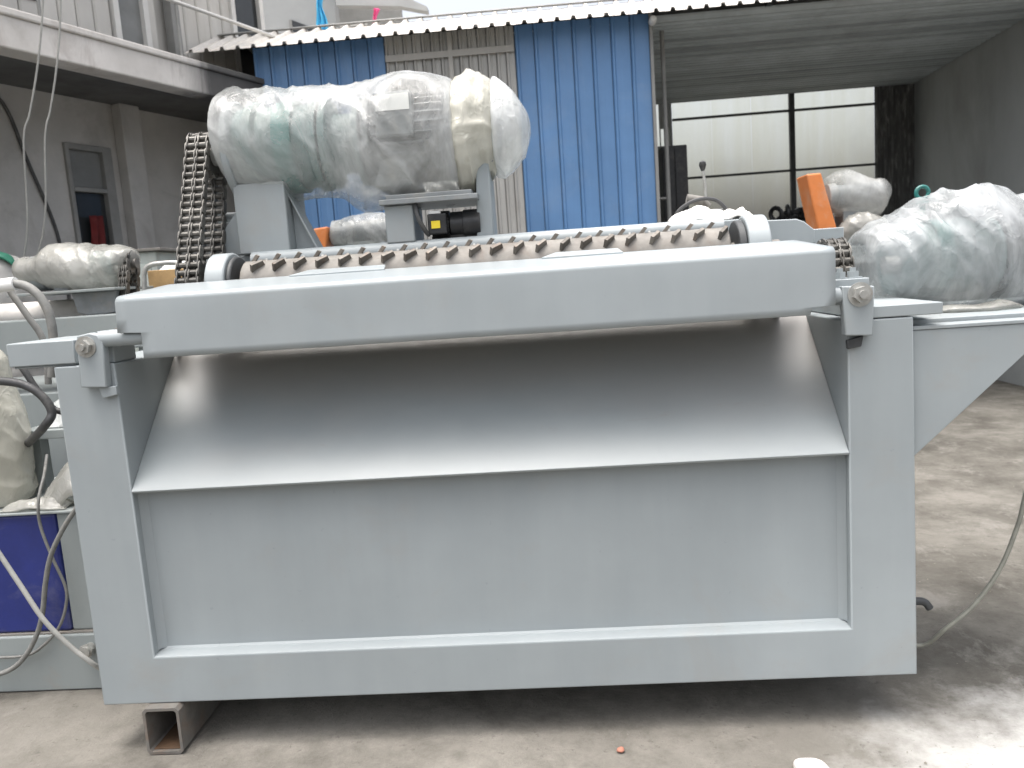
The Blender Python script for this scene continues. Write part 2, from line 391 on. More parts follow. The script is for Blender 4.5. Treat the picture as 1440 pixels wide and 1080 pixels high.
def ridge(p): return 1 - 2 * abs(noise.noise(p))
def film(name, st, parent, mat, seed=0, amp=1.0, nu=130, nv=90, axis='x', tilt=.5, e=2.0):
    """loose plastic film over a body: stations (a, top, bottom, centre, halfdepth) along an axis
    (axis x: a=x, top/bottom=z, centre/halfdepth=y;  axis z: a=z, top/bottom=x)"""
    st = np.array(st, float); A = st[:, 0]
    ts = np.linspace(0, 1, nu); L = np.concatenate([[0], np.cumsum(np.hypot(np.diff(A), np.diff(st[:, 1])) + .3 * np.abs(np.diff(st[:, 2])))]); L /= L[-1]
    S = np.stack([np.interp(ts, L, st[:, k]) for k in range(5)], 1)
    ker = np.ones(5) / 5
    for k in range(5):
        pad = np.concatenate([[S[0, k]] * 2, S[:, k], [S[-1, k]] * 2]); S[:, k] = np.convolve(pad, ker, 'valid')
    off = Vector((seed * 3.7, seed * 1.3, seed * 2.1)); vs = []
    for i in range(nu):
        a, top, bot, yc, hd = S[i]; zc = (top + bot) / 2; hh = (top - bot) / 2
        edge = min(1, min(i, nu - 1 - i) / 10)
        for j in range(nv):
            th = 2 * math.pi * j / nv; cs, sn = math.cos(th), math.sin(th)
            cy = math.copysign(abs(cs) ** (2 / e), cs); sz = math.copysign(abs(sn) ** (2 / e), sn)
            p = Vector((a, yc + hd * cy, zc + hh * sz)) if axis == 'x' else Vector((zc + hh * sz, yc + hd * cy, a))
            q = p + off; wv = noise.noise_vector(q * 4) * .06; q2 = q + wv
            u1 = q2.x * math.cos(tilt) + q2.z * math.sin(tilt); w1 = -q2.x * math.sin(tilt) + q2.z * math.cos(tilt)
            u2 = q2.x * math.cos(-tilt * 1.4) + q2.z * math.sin(-tilt * 1.4); w2 = -q2.x * math.sin(-tilt * 1.4) + q2.z * math.cos(-tilt * 1.4)
            m1 = max(0, noise.noise(q * 2.6 + Vector((5, 1, 2))) + .25); m2 = max(0, noise.noise(q * 2.9 + Vector((1, 8, 4))) + .2)
            d = .006 * noise.noise(q * 4.5) + .024 * m1 * max(0, ridge(Vector((u1 * 13, q2.y * 6, w1 * 2.2)))) ** 2 + .021 * m2 * max(0, ridge(Vector((u2 * 2.4, q2.y * 5, w2 * 14 + 9)))) ** 2 \
                + (.003 * max(0, ridge(q2 * 15)) ** 3 + .004 * m1 * max(0, ridge(Vector((u2 * 34, q2.y * 9, w2 * 5)))) ** 2) + .0008 * noise.noise(q * 50)
            nrm = Vector((0, cs, sn)) if axis == 'x' else Vector((sn, cs, 0))
            vs.append(p + nrm * (d * amp * (.35 + .65 * edge)))
    b = MB(); b.v = [tuple(x) for x in vs]
    b.f = [(i * nv + j, (i + 1) * nv + j, (i + 1) * nv + (j + 1) % nv, i * nv + (j + 1) % nv) for i in range(nu - 1) for j in range(nv)]
    b.f += [tuple(range(nv)), tuple(range(nu * nv - 1, (nu - 1) * nv - 1, -1))]
    return b.build(name, mat, parent, angle=75)
def film_px(name, px, y, hd, parent, mat, **kw):
    """outline given in photo pixels on the plane y (the body's own distance): (x, top, bottom[, depth factor])"""
    st = []
    for r in px:
        t = at(r[0], r[1], 'y', y); b = at(r[0], r[2], 'y', y); k = r[3] if len(r) > 3 else 1
        st.append(((t.x + b.x) / 2, t.z, b.z, y, hd * k))
    return film(name, st, parent, mat, **kw)

def bolt_mb(p, r=.016, h=.014, ax=(0, 0, 1), washer=True):
    p = Vector(p); ax = Vector(ax); b = MB()
    if washer: b.cyl(p, p + ax * .004, r * 1.45, n=20); p = p + ax * .004
    b.cyl(p, p + ax * h, r, n=6); b.cyl(p + ax * h, p + ax * (h + .012), r * .5, n=12); return b

# ------------------------------------------------------------------ chain
def link_mesh(outer, pitch, w):
    b = MB(); h = pitch * .47
    def plate(x0, x1):
        pts = []
        for c, s in ((-pitch / 2, 1), (pitch / 2, -1)):
            for k in range(5):
                t = math.pi / 2 + math.pi * k / 4 if s == 1 else -math.pi / 2 + math.pi * k / 4
                pts.append((c + h * math.cos(t), h * math.sin(t)))
        b.prism(pts, 'x', x0, x1)
    t = .0042
    if outer:
        for x in (-w, 0, w): plate(x - t / 2, x + t / 2)
        for y in (-pitch / 2, pitch / 2): b.cyl((-w - .004, y, 0), (w + .004, y, 0), pitch * .16, n=8)
    else:
        for x in (-w + t * 1.3, -t * 1.3, t * 1.3, w - t * 1.3): plate(x - t / 2, x + t / 2)
        for y in (-pitch / 2, pitch / 2): b.cyl((-w + .004, y, 0), (w - .004, y, 0), pitch * .34, n=10)
    return b
def drive_chain(parent, x, c0, r0, c1, r1, pitch, w, name='drive_chain'):
    """closed loop in the plane x about two sprockets (y, z), r0 round c0 and r1 round c1"""
    c0 = Vector(c0); c1 = Vector(c1); d = c1 - c0; D = d.length; u = d / D; nrm = Vector((u.y, -u.x))
    s = (r0 - r1) / D; cth = math.sqrt(1 - s * s)
    def tang(c, r, sg): return c + (u * s + nrm * (sg * cth)) * r
    a0, a1 = tang(c0, r0, 1), tang(c1, r1, 1); b1, b0 = tang(c1, r1, -1), tang(c0, r0, -1)
    path = []
    def line(p, q): path.extend(p + (q - p) * (k / 40) for k in range(40))
    def arc(c, p, q, r, far):
        t0 = math.atan2(p.y - c.y, p.x - c.x); t1 = math.atan2(q.y - c.y, q.x - c.x); tm = math.atan2(far.y, far.x)
        for sg in (1, -1):
            dt = (t1 - t0) * sg % (2 * math.pi) * sg; dm = (tm - t0) * sg % (2 * math.pi) * sg
            if abs(dm) < abs(dt): break
        path.extend(c + Vector((math.cos(t0 + dt * k / 40), math.sin(t0 + dt * k / 40))) * r for k in range(40))
    line(a0, a1); arc(c1, a1, b1, r1, u); line(b1, b0); arc(c0, b0, a0, r0, -u)
    P = np.array([tuple(p) for p in path + [path[0]]]); L = np.concatenate([[0], np.cumsum(np.hypot(*np.diff(P, axis=0).T))])
    n = int(round(L[-1] / pitch / 2)) * 2; pit = L[-1] / n
    ch = group_part(name, (x, c1.x, c1.y), parent)
    meshes = []
    for outer in (True, False):
        b = link_mesh(outer, pit, w); o = b.build('link', 'chain', ch, org=(0, 0, 0), angle=30)
        meshes.append(o.data); bpy.data.objects.remove(o)
    for k in range(n):
        l = (k + .5) * pit; y = np.interp(l, L, P[:, 0]); z = np.interp(l, L, P[:, 1])
        y2 = np.interp((l + .01) % L[-1], L, P[:, 0]); z2 = np.interp((l + .01) % L[-1], L, P[:, 1])
        t = Vector((0, y2 - y, z2 - z)).normalized(); nn = Vector((1, 0, 0)).cross(t)
        m = Matrix(((1, t.x, nn.x, x), (0, t.y, nn.y, y), (0, t.z, nn.z, z), (0, 0, 0, 1)))
        put('link', meshes[k % 2], ch, m)
    for c, r in ((c0, r0), (c1, r1)):
        nt_ = int(round(2 * math.pi * r / pit)); b = MB()
        for xo in (-w / 2, w / 2):
            pts = []
            for i in range(nt_ * 4):
                t = 2 * math.pi * i / (nt_ * 4); rr = r + (.28 * pit if i % 4 in (0,) else -.22 * pit if i % 4 == 2 else 0)
                pts.append((c.x + rr * math.cos(t), c.y + rr * math.sin(t)))
            b.prism(pts, 'x', x + xo - .006, x + xo + .006)
        b.cyl((x - w, c.x, c.y), (x + w + .02, c.x, c.y), r * .5, n=24)
        b.build('sprocket', 'chain', ch, angle=30)
    return ch

# ================================================================== the setting
g = MB(); N = 44
xs = [-120, -60, -30, -15, -9] + [-6 + 12 * k / 34 for k in range(35)] + [9, 15, 30, 60, 120]
ys = [-120, -60, -30, -12, -6] + [-3 + 13 * k / 36 for k in range(37)] + [14, 25, 60, 120]
g.v = [(x, y, GZ - .004 + .003 * noise.noise(Vector((x * 1.3, y * 1.3, 0)))) for y in ys for x in xs]
nx = len(xs)
g.f = [(j * nx + i, j * nx + i + 1, (j + 1) * nx + i + 1, (j + 1) * nx + i) for j in range(len(ys) - 1) for i in range(nx - 1)]
struct(g.build('ground', 'ground', org=(0, 0, 0)))

# ---- two-storey building on the left
FP = Vector((-3.375, 2.938, 0)); FT = Vector((.35898, .93335, 0)); FN = Vector((-.93335, .35898, 0))
FM = Matrix(((FT.x, FN.x, 0, FP.x), (FT.y, FN.y, 0, FP.y), (0, 0, 1, 0), (0, 0, 0, 1)))
def fbox(b, s0, s1, o0, o1, z0, z1): return b.box(s0, s1, o0, o1, z0, z1, FM)
bl = thing('workshop_building', FM @ Vector((1, 1.3, GZ)), 'two-storey workshop with plastered ground floor under a cream balcony of upright sheets', 'building')
def bp(name, mat, *bx, bevel=0, parent=None):
    b = MB()
    for q in bx: fbox(b, *q)
    return b.build(name, mat, parent or bl, smooth=False, bevel=bevel)
bp('wall', 'concrete', (-5, 1.22, 1.1, 1.35, GZ, 3.36), (1.70, 7, 1.1, 1.35, GZ, 3.36), (1.22, 1.70, 1.1, 1.35, 2.95, 3.36), (1.22, 1.70, 1.25, 1.35, GZ, 1.0))
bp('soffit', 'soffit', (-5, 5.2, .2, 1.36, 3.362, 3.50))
bp('balcony_beam', 'dark_end_beam', (-5, 5.2, 0, .2, 3.30, 3.52), (-5, 5.2, -.02, .24, 3.52, 3.575), bevel=.012)
bp('pier', 'concrete', (1.78, 2.0, .98, 1.1, GZ, 3.36), bevel=.01)
dr = bp('door', 'frame_grey', (1.22, 1.26, 1.07, 1.18, GZ, 2.95), (1.60, 1.70, 1.07, 1.18, GZ, 2.95), (1.26, 1.60, 1.07, 1.18, 2.90, 2.95), (1.26, 1.60, 1.07, 1.18, 2.53, 2.57), bevel=.006)
bp('pane', 'glass_dusty', (1.26, 1.60, 1.12, 1.13, 2.57, 2.90), parent=dr)
bp('pane', 'glass_dark', (1.26, 1.60, 1.13, 1.14, GZ + .05, 2.53), parent=dr)
# upper storey of upright sheets, a window, a column, a door
s = -2.4
while s < 3.5:
    w = .172
    if not (1.55 < s + w / 2 < 1.98 or 2.12 < s + w / 2 < 2.32 or 3.06 < s + w / 2 < 3.56):
        b = MB(); e = .012 + random.uniform(-.003, .003)
        b.prism([(s + .004, .70), (s + .02, .70 - e), (s + w - .02, .70 - e), (s + w - .004, .70), (s + w - .004, .73), (s + .004, .73)], 'z', 3.5, 6.2, FM)
        b.build('sheet', 'board', bl, smooth=False)
    else:
        bp('backing', 'board', (s, s + w, .76, .80, 3.5, 6.2))
    s += w
wn = bp('window', 'frame_white', (1.57, 1.63, .66, .76, 3.80, 5.3), (1.90, 1.96, .66, .76, 3.80, 5.3), (1.57, 1.96, .655, .765, 3.74, 3.80), (1.57, 1.96, .66, .76, 5.3, 5.36), bevel=.005)
bp('pane', 'glass_dusty', (1.63, 1.90, .71, .72, 3.80, 5.3), parent=wn)
bp('column', 'frame_grey', (2.17, 2.27, .60, .70, 3.5, 6.2), bevel=.008)
d2 = bp('balcony_door', 'frame_white', (3.06, 3.12, .66, .76, 3.5, 5.9), (3.50, 3.56, .66, .76, 3.5, 5.9), bevel=.005)
bp('pane', 'glass_dark', (3.12, 3.50, .71, .72, 3.5, 5.9), parent=d2)
bp('small_window', 'glass_dark', (.55, .85, .675, .695, 3.95, 4.6))
hr = MB(); hr.tube([FM @ Vector((q, .02, 4.03)) for q in (-5, 0, 2.9)], .017, 10); hr.build('handrail', 'frame_white', bl)
for q in (-2.6, -1.2, .35, 1.65, 2.88):
    b = MB(); b.tube([FM @ Vector((q, .02, 3.57)), FM @ Vector((q, .02, 4.03))], .013, 8); b.build('rail_post', 'frame_grey', bl)
bp('upper_wall', 'concrete', (-5, -2.4, .70, .81, 3.5, 6.2), (-5, 3.58, .811, .9, 3.5, 6.2))
bp('eaves_slab', 'beam', (-5, 3.6, -.1, 1.3, 6.2, 6.35))

# hanging wires and a cloth in the doorway
for k, (p, q, r_) in enumerate([((62, -30), (33, 200), .006), ((86, -30), (63, 195), .006)]):
    a = at(*p, 'y', 2.6); c = at(*q, 'y', 2.6); pts = [a.lerp(c, i / 12) + Vector((.03 * math.sin(i / 12 * 3.1), 0, 0)) for i in range(13)]
    pts += [c + Vector((-.02 * i * i * (1 + .4 * k) - .03 * i, .05 * i, -.3 * i)) for i in range(1, 5)]; pts = spline(pts[::2], 6)
    b = MB(); b.tube(pts, r_, 6)
    tag(b.build('hanging_wire', 'whitecable'), 'thin pale wire hanging from above the balcony beam past the plastered wall', 'wire', 'pale wires hanging past the balcony')
b = MB(); b.tube(spline([FM @ Vector(p) for p in ((.45, 1.085, 3.36), (.72, 1.085, 3.2), (.86, 1.08, 2.75), (1.02, 1.085, 2.25), (1.06, 1.085, 1.9), (1.07, 1.085, 1.2))]), .014, 8)
tag(b.build('wall_cable', 'rubber'), 'dark cable sagging diagonally down the plastered wall left of the door', 'cable')
b = MB(); pts = []
for i in range(9):
    for j in range(14):
        pts.append(FM @ Vector((1.36 + i * .018 + .01 * math.sin(j * .7), 1.06 + .02 * math.sin(i * 1.7 + j * .3), 2.32 - j * .055)))
b.add(pts, [(i * 14 + j, (i + 1) * 14 + j, (i + 1) * 14 + j + 1, i * 14 + j + 1) for i in range(8) for j in range(13)])
o = b.build('hanging_cloth', 'red'); o.modifiers.new('thick', 'SOLIDIFY').thickness = .006
tag(o, 'dark red cloth hanging in the dark doorway of the plastered wall', 'cloth')

# ---- blue shed with open bay
SY = 5.4
sh = thing('sheet_metal_shed', (1.5, 7.2, GZ), 'sheet metal shed with blue ribbed walls, pale roof and a dark open bay', 'shed')
def spart(name, mat, b, bevel=0, smooth=False, parent=None): return b.build(name, mat, parent or sh, smooth=smooth, bevel=bevel)
def wall_strips(x0, x1, w, z1, mat, rib, name):
    n = max(1, round((x1 - x0) / w)); w = (x1 - x0) / n
    for k in range(n):
        a = x0 + k * w; e = .002 + random.uniform(0, .004)
        b = MB().prism([(a + .002, SY - .001), (a + rib, SY - .001 - .022), (a + rib * 2, SY - .022), (a + rib * 3, SY - e), (a + w * .6, SY - e - .004), (a + w - .003, SY - e), (a + w - .003, SY + .012), (a + .002, SY + .012)], 'z', GZ, z1)
        spart(name, mat, b)
xB0, xT0, xT1, xB1 = -2.50, -1.215, .035, 1.305
wall_strips(xB0, xT0, .16, 3.86, 'blue_wall', .014, 'blue_sheet')
wall_strips(xT0 + .003, xT1 - .003, .088, 3.86, 'tan_wall', .012, 'tan_sheet')
wall_strips(xT1, xB1, .18, 3.86, 'blue_wall', .014, 'blue_sheet')
spart('rail', 'tan_light', MB().box(xT0 + .01, xT1 - .01, SY - .040, SY - .024, 3.62, 3.68))
spart('post', 'tan_light', MB().box(-.60, -.56, SY - .045, SY - .024, GZ, 3.84))
spart('corner_trim', 'frame_grey', MB().box(xB1, xB1 + .03, SY - .03, SY + .06, GZ, 3.86))
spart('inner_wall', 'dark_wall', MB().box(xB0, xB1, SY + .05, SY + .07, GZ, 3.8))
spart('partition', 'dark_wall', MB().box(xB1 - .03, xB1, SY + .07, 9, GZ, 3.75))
# roof sheets, three ribs to a sheet
EY, EZ, RY, RZ = 5.15, 3.80, 5.88, 4.125
def roof_prof(x0, n=3, p=.15, h=.032, t=.004):
    top = []
    for k in range(n):
        a = x0 + k * p
        top += [(a, 0), (a + .05, 0), (a + .062, h), (a + .088, h), (a + .10, 0)]
    top.append((x0 + n * p - .002, 0))
    return top + [(x, z - t) for x, z in reversed(top)]
x = -3.08
while x < 6.6:
    for (y0, z0, y1, z1) in ((EY, EZ, RY, RZ), (RY, RZ, 9.3, 3.88)):
        k = (z1 - z0) / (y1 - y0)
        m = Matrix(((1, 0, 0, 0), (0, 1, 0, 0), (0, k, 1, z0 - k * y0), (0, 0, 0, 1)))
        spart('roof_sheet', 'roof', MB().prism(roof_prof(x), 'y', y0 + random.uniform(-.012, .012) + (.006 if y0 == RY else 0), y1, m))
    x += .45
spart('ridge_cap', 'frame_grey', MB().prism([(RY - .05, RZ + .028), (RY, RZ + .05), (RY + .05, RZ + .045), (RY + .05, RZ + .04), (RY, RZ + .044), (RY - .05, RZ + .022)], 'x', -3.08, 6.6))
spart('eaves_purlin', 'dark_steel', MB().box(-2.5, 5.2, 5.475, 5.53, 3.84, 3.90))
# ceiling strips of the open bay
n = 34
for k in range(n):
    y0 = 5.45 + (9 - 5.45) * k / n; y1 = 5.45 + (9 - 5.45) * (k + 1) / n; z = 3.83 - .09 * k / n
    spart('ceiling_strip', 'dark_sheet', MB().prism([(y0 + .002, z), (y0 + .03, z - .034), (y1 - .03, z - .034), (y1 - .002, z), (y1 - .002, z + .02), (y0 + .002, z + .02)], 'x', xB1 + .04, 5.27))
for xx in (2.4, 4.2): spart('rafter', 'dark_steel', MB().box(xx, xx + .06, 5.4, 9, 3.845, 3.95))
# back wall with translucent sheets
BY = 9.0; wx0, wm, wx1 = 2.03, 3.645, 4.765
pa, pb = at(913, 207, 'y', BY), at(926, 145, 'y', BY); pc, pd = at(930, 207, 'y', BY), at(940, 180, 'y', BY)
ua, ub, uc, ud, uz, za_, zc_ = pa.x, pb.x, pc.x, pd.x, pa.z, pb.z, pd.z
spart('back_wall', 'dark_wall', MB().box(xB1, wx0 - .005, BY, BY + .05, GZ, uz).box(xB1, ua, BY, BY + .05, uz, 3.9).box(ub, uc, BY, BY + .05, uz, 3.9).box(ud, wx0 - .005, BY, BY + .05, uz, 3.9).box(ua, ub, BY, BY + .05, za_, 3.9).box(uc, ud, BY, BY + .05, zc_, 3.9).box(wx0 - .005, wx1, BY, BY + .05, GZ, .9).box(wx0 - .005, wx1 + .02, BY, BY + .05, 3.73, 3.9))
for (a, c, z0, z1) in ((ua, ub, uz, za_), (uc, ud, uz, zc_)):
    spart('pane', 'pane', MB().box(a, c, BY + .02, BY + .026, z0, z1))
for (a, c, k) in ((wx0, wm, 3), (wm, wx1, 2)):
    for i in range(k):
        u0 = a + (c - a) * i / k; u1 = a + (c - a) * (i + 1) / k
        for z0, z1 in ((.9, 2.69), (2.69, 3.49), (3.49, 3.73)):
            spart('pane', 'pane', MB().box(u0 + .004, u1 - .004, BY + .02 + .008 * (i % 2), BY + .026 + .008 * (i % 2), z0 + .002, z1 - .002))
spart('mullion', 'dark_steel', MB().box(wm - .034, wm + .034, BY - .05, BY + .015, GZ, 3.76))
for z in (2.69, 3.49): spart('window_rail', 'dark_steel', MB().box(wx0, wm - .036, BY - .03, BY + .012, z - .015, z + .015).box(wm + .036, wx1, BY - .03, BY + .012, z - .015, z + .015))
b = MB()
for k in range(6):
    a = wx1 + .005 + k * .088
    spart('sooty_sheet', 'sooty', MB().prism([(a, BY), (a + .02, BY - .025), (a + .045, BY - .025), (a + .065, BY), (a + .085, BY), (a + .085, BY + .03), (a, BY + .03)], 'z', GZ, 3.85))
spart('side_wall', 'dark_wall', MB().box(5.29, 5.34, 5.2, 9.05, GZ, 3.95))
for px in (920, 937):
    p = at(px, 200, 'y', 5.75); spart('post', 'frame_grey', MB().cyl((p.x, 5.75, GZ), (p.x, 5.75, 3.82), .022, n=14), smooth=True)
p0 = at(920, 280, 'y', 5.75); p1 = at(937, 280, 'y', 5.75)
spart('post_tie', 'frame_grey', MB().cyl((p0.x, 5.75, p0.z), (p1.x, 5.75, p0.z), .012, n=10), smooth=True)
p = at(918, 28, 'y', 5.3)
b = MB().cyl((p.x, 5.28, p.z), (p.x, 5.36, p.z), .035, n=18); b.cyl((p.x, 5.25, p.z), (p.x, 5.28, p.z), .022, .032, n=18)
tag(b.build('round_lamp', 'white'), 'small round white fitting under the eaves at the blue wall corner', 'fitting')

# things standing in the bay
b0 = at(915, 207, 'y', 6.6); b1 = at(966, 207, 'y', 6.6)
cb = thing('black_cabinet', ((b0.x + b1.x) / 2, 6.75, GZ), 'tall black steel cabinet inside the dark bay beside the blue wall', 'cabinet')
MB().box(b0.x + .12, b1.x, 6.6, 7.0, GZ + .06, b0.z).build('carcass', 'black', cb, smooth=False, bevel=.01)
MB().box(b0.x + .14, (b0.x + b1.x) / 2 + .05, 6.585, 6.598, GZ + .1, b0.z - .04).build('door', 'black', cb, smooth=False, bevel=.004)
MB().box((b0.x + b1.x) / 2 + .06, b1.x - .02, 6.585, 6.598, GZ + .1, b0.z - .04).build('door', 'black', cb, smooth=False, bevel=.004)
MB().box(b0.x + .15, b1.x - .03, 6.63, 6.97, GZ, GZ + .06).build('plinth', 'dark_steel', cb, smooth=False)
sc = thing('scrap_rack', (3.1, 7.6, GZ), 'black heap of coiled chain and steel parts on a low rack before the bright sheets', 'scrap heap')
rr = random.Random(3); q0 = at(1065, 300, 'y', 7.6); q1 = at(1140, 300, 'y', 7.6); zt = at(1100, 300, 'y', 7.6).z
b = MB().box(q0.x, q1.x + .3, 7.4, 7.9, zt - .5, zt - .44)
for xx in (q0.x, q1.x + .24):
    for yy in (7.4, 7.84): b.box(xx, xx + .06, yy, yy + .06, GZ, zt - .5)
b.build('rack', 'dark_steel', sc, smooth=False)
for k in range(40):
    c = Vector((rr.uniform(q0.x + .05, q1.x + .3), rr.uniform(7.45, 7.85), zt - .36 + rr.uniform(.02, .52) * (.6 + .4 * math.sin(k))))
    R0 = rr.uniform(.06, .11); a = Vector((rr.uniform(-1, 1), rr.uniform(-1, 1), rr.uniform(-.3, 1))).normalized(); e1 = a.orthogonal().normalized(); e2 = a.cross(e1)
    MB().tube([c + e1 * R0 * math.cos(t * .5236) + e2 * R0 * math.sin(t * .5236) for t in range(13)], .028, 7).build('coil', 'black', sc)

# ---- houses behind the shed roof
rh = thing('rear_house', (-3.6, 11.2, GZ), 'pale grey house behind the shed roof with a dark sheltered balcony', 'building')
def rpx(x0, x1, y0, y1, Y): a = at(x0, y1, 'y', Y); c = at(x1, y0, 'y', Y); return a.x, c.x, a.z, c.z
a = at(392, 40, 'y', 9.5).x; c = at(474, 40, 'y', 9.5).x
MB().box(a - 1.5, c, 9.5, 9.7, GZ, 7.5).build('wall', 'paleplaster', rh, smooth=False)
x0, x1, z0, z1 = rpx(414, 442, 26, 56, 9.5)
wo = MB().prism([(x0, z0 - .2), (x1, z0 - .2), (x1, z0 + .12), (x0, z1)], 'y', 9.47, 9.495).build('window', 'glass_dark', rh, smooth=False)
MB().box(x0 - .04, x0, 9.46, 9.49, z0 - .2, z1).build('frame', 'frame_grey', wo, smooth=False)
x0, x1, z0, z1 = rpx(474, 600, 18, 60, 10.6)
MB().box(x0 - .3, x1 - .4, 10.6, 10.7, GZ, 8).build('recessed_wall', 'frame_grey', rh, smooth=False)
wo = MB().box(x0 + .05, x0 + .5, 10.56, 10.598, z0 - .3, z1 - .12).build('window', 'glass_dusty', rh, smooth=False)
MB().box(x0 + .03, x0 + .52, 10.54, 10.56, z1 - .12, z1 - .08).build('frame', 'frame_white', wo, smooth=False)
pA = at(478, 14, 'y', 9.3); pB = at(560, 0, 'y', 9.3); pC = at(604, 22, 'y', 9.3)
MB().prism([(pA.x, pA.z), (pC.x - .38, pC.z + .10), (pC.x, pC.z), (pC.x, pC.z + .06), (pB.x, pB.z + .04), (pB.x - 1.2, pB.z + .9), (pA.x, pB.z + .9)], 'y', 9.1, 9.28).build('canopy', 'paleplaster', rh, smooth=False)
rf = thing('distant_roof', (1.2, 13, GZ), 'low pale sheet roof far behind the shed ridge under white sky', 'roof')
z = at(760, 12, 'y', 12.5).z
MB().prism([(12.5, z - .5), (14, z + .05), (14, z), (12.5, z - .55)], 'x', -1.2, 1.0).build('sheet', 'roof', rf, smooth=False)
MB().box(-1.1, .9, 12.7, 13.8, GZ, z - .5).build('wall', 'paleplaster', rf, smooth=False)

def cloth(name, mat, x0, x1, y0, y1, Y, label):
    b = MB(); pts = []; n1, n2 = 9, 16
    for i in range(n1):
        for j in range(n2):
            p = at(x0 + (x1 - x0) * i / (n1 - 1) * (.75 + .25 * math.cos(j * .5)), y0 + (y1 - y0) * j / (n2 - 1), 'y', Y)
            pts.append(p + Vector((0, .04 * math.sin(i * 1.9 + j * .25), 0)))
    b.add(pts, [(i * n2 + j, (i + 1) * n2 + j, (i + 1) * n2 + j + 1, i * n2 + j + 1) for i in range(n1 - 1) for j in range(n2 - 1)])
    o = b.build(name, mat, angle=80); o.modifiers.new('thick', 'SOLIDIFY').thickness = .008; return tag(o, label, 'cloth')
cloth('hanging_cloth', 'cyan', 445, 462, -25, 47, 9.2, 'bright cyan cloth hanging above the shed roof before the pale house')
cloth('hanging_cloth', 'pink', 525, 534, 12, 42, 9.0, 'pink cloth hanging under the canopy above the shed roof')

# ================================================================== the debarking machine
mc = thing('debarking_machine', (0, .6, GZ), 'wide light grey debarking machine with hooded toothed roller and open-fronted frame', 'machine')
def mp(name, mat, b, bevel=0, smooth=True, parent=None, angle=38): return b.build(name, mat, parent or mc, smooth=smooth, bevel=bevel, angle=angle)
U = [(-1.4, .117), (1.405, .119), (1.394, 1.310), (1.192, 1.310), (1.192, .2885), (-1.192, .2885), (-1.192, 1.325), (-1.402, 1.325)]
mp('frame', 'paint', MB().prism(U, 'y', 0, 1.25), bevel=.005)
mp('front_panel', 'paint', MB().box(-1.1915, 1.1915, .056, .072, .28, .90))
mp('sill_fillet', 'paint', MB().prism([(.003, .287), (.0555, .287), (.0555, .303), (.049, .296), (.006, .2895)], 'x', -1.1912, 1.1912))
mp('corner_fillet', 'paint', MB().prism([(-1.1912, .0555), (-1.1912, .030), (-1.185, .044), (-1.168, .0555)], 'z', .300, .90))
mp('corner_fillet', 'paint', MB().prism([(1.1912, .0555), (1.1912, .030), (1.185, .044), (1.168, .0555)], 'z', .300, .90))
mp('chute_plate', 'chute', MB().prism([(-.004, .886), (.002, .878), (.56, 1.425), (.55, 1.438)], 'x', -1.1915, 1.1915), bevel=.002)
mp('back_panel', 'paint', MB().box(-1.1915, 1.1915, 1.20, 1.22, .292, 1.5))
# hood: sheet bent over a rounded nose
rows = [(-.05, 1.338, -1.062, 1.063), (-.05, 1.361, -1.061, 1.068), (-.05, 1.364, -1.061, 1.139), (-.05, 1.422, -1.060, 1.140), (-.05, 1.426, -1.139, 1.140), (-.05, 1.47, -1.136, 1.141)]
rn = .021; cy_, cz_ = -.05 + rn, 1.523
a_end = math.pi / 2 + math.atan2(.034, .33)
for k in range(0, 11):
    t = math.pi - (math.pi - a_end) * k / 10
    rows.append((cy_ + rn * math.cos(t), cz_ + rn * math.sin(t), -1.134 + .006 * k / 10, 1.141 - .004 * k / 10))
yl, zl = rows[-1][0], rows[-1][1]
for k in range(1, 9):
    f = k / 8; rows.append((yl + (.30 - yl) * f, zl + (1.577 - zl) * f, -1.128 + .01 * f, 1.137 - .018 * f))
nc = 60; b = MB()
for (y, z, xl, xr) in rows:
    for i in range(nc + 1):
        x = xl + (xr - xl) * i / nc
        e = .0022 * noise.noise(Vector((x * 2.2, y * 4, z * 5)))
        b.v.append((x, y + e, z + e * .5))
nr = len(rows)
b.f = [(j * (nc + 1) + i, j * (nc + 1) + i + 1, (j + 1) * (nc + 1) + i + 1, (j + 1) * (nc + 1) + i) for j in range(nr - 1) for i in range(nc)]
hood = mp('hood', 'hood', b, angle=50)
sm = hood.modifiers.new('thick', 'SOLIDIFY'); sm.thickness = .007; sm.offset = -1
prof = [(r[0] + .004, r[1] - .002) for r in rows[4:]] + [(.30, 1.43), (-.04, 1.43)]
for x0, x1 in ((-1.131, -1.124), (1.124, 1.131)):
    mp('end_plate', 'hood', MB().prism(prof, 'x', x0, x1), parent=hood, smooth=False)
for x0, x1, zt in ((-.655, -.312, 1.592), (.242, .525, 1.592)):
    mp('scraper_tab', 'hood', MB().prism([(x0, .25), (x1, .25), (x1 - .012, .33), (x0 + .05, .33)], 'z', 0, .008, Matrix(((1, 0, 0, 0), (0, 1, 0, 0), (0, .2, 1, 1.570 - .2 * .25), (0, 0, 0, 1)))), parent=hood, smooth=False, bevel=.002)
mp('added_light_blocker', 'paint', MB().prism([(.290, 1.565), (.298, 1.565), (.392, 1.412), (.384, 1.406)], 'x', -1.163, 1.190), parent=hood)  # plate added under the hood only to keep light off the upper chute
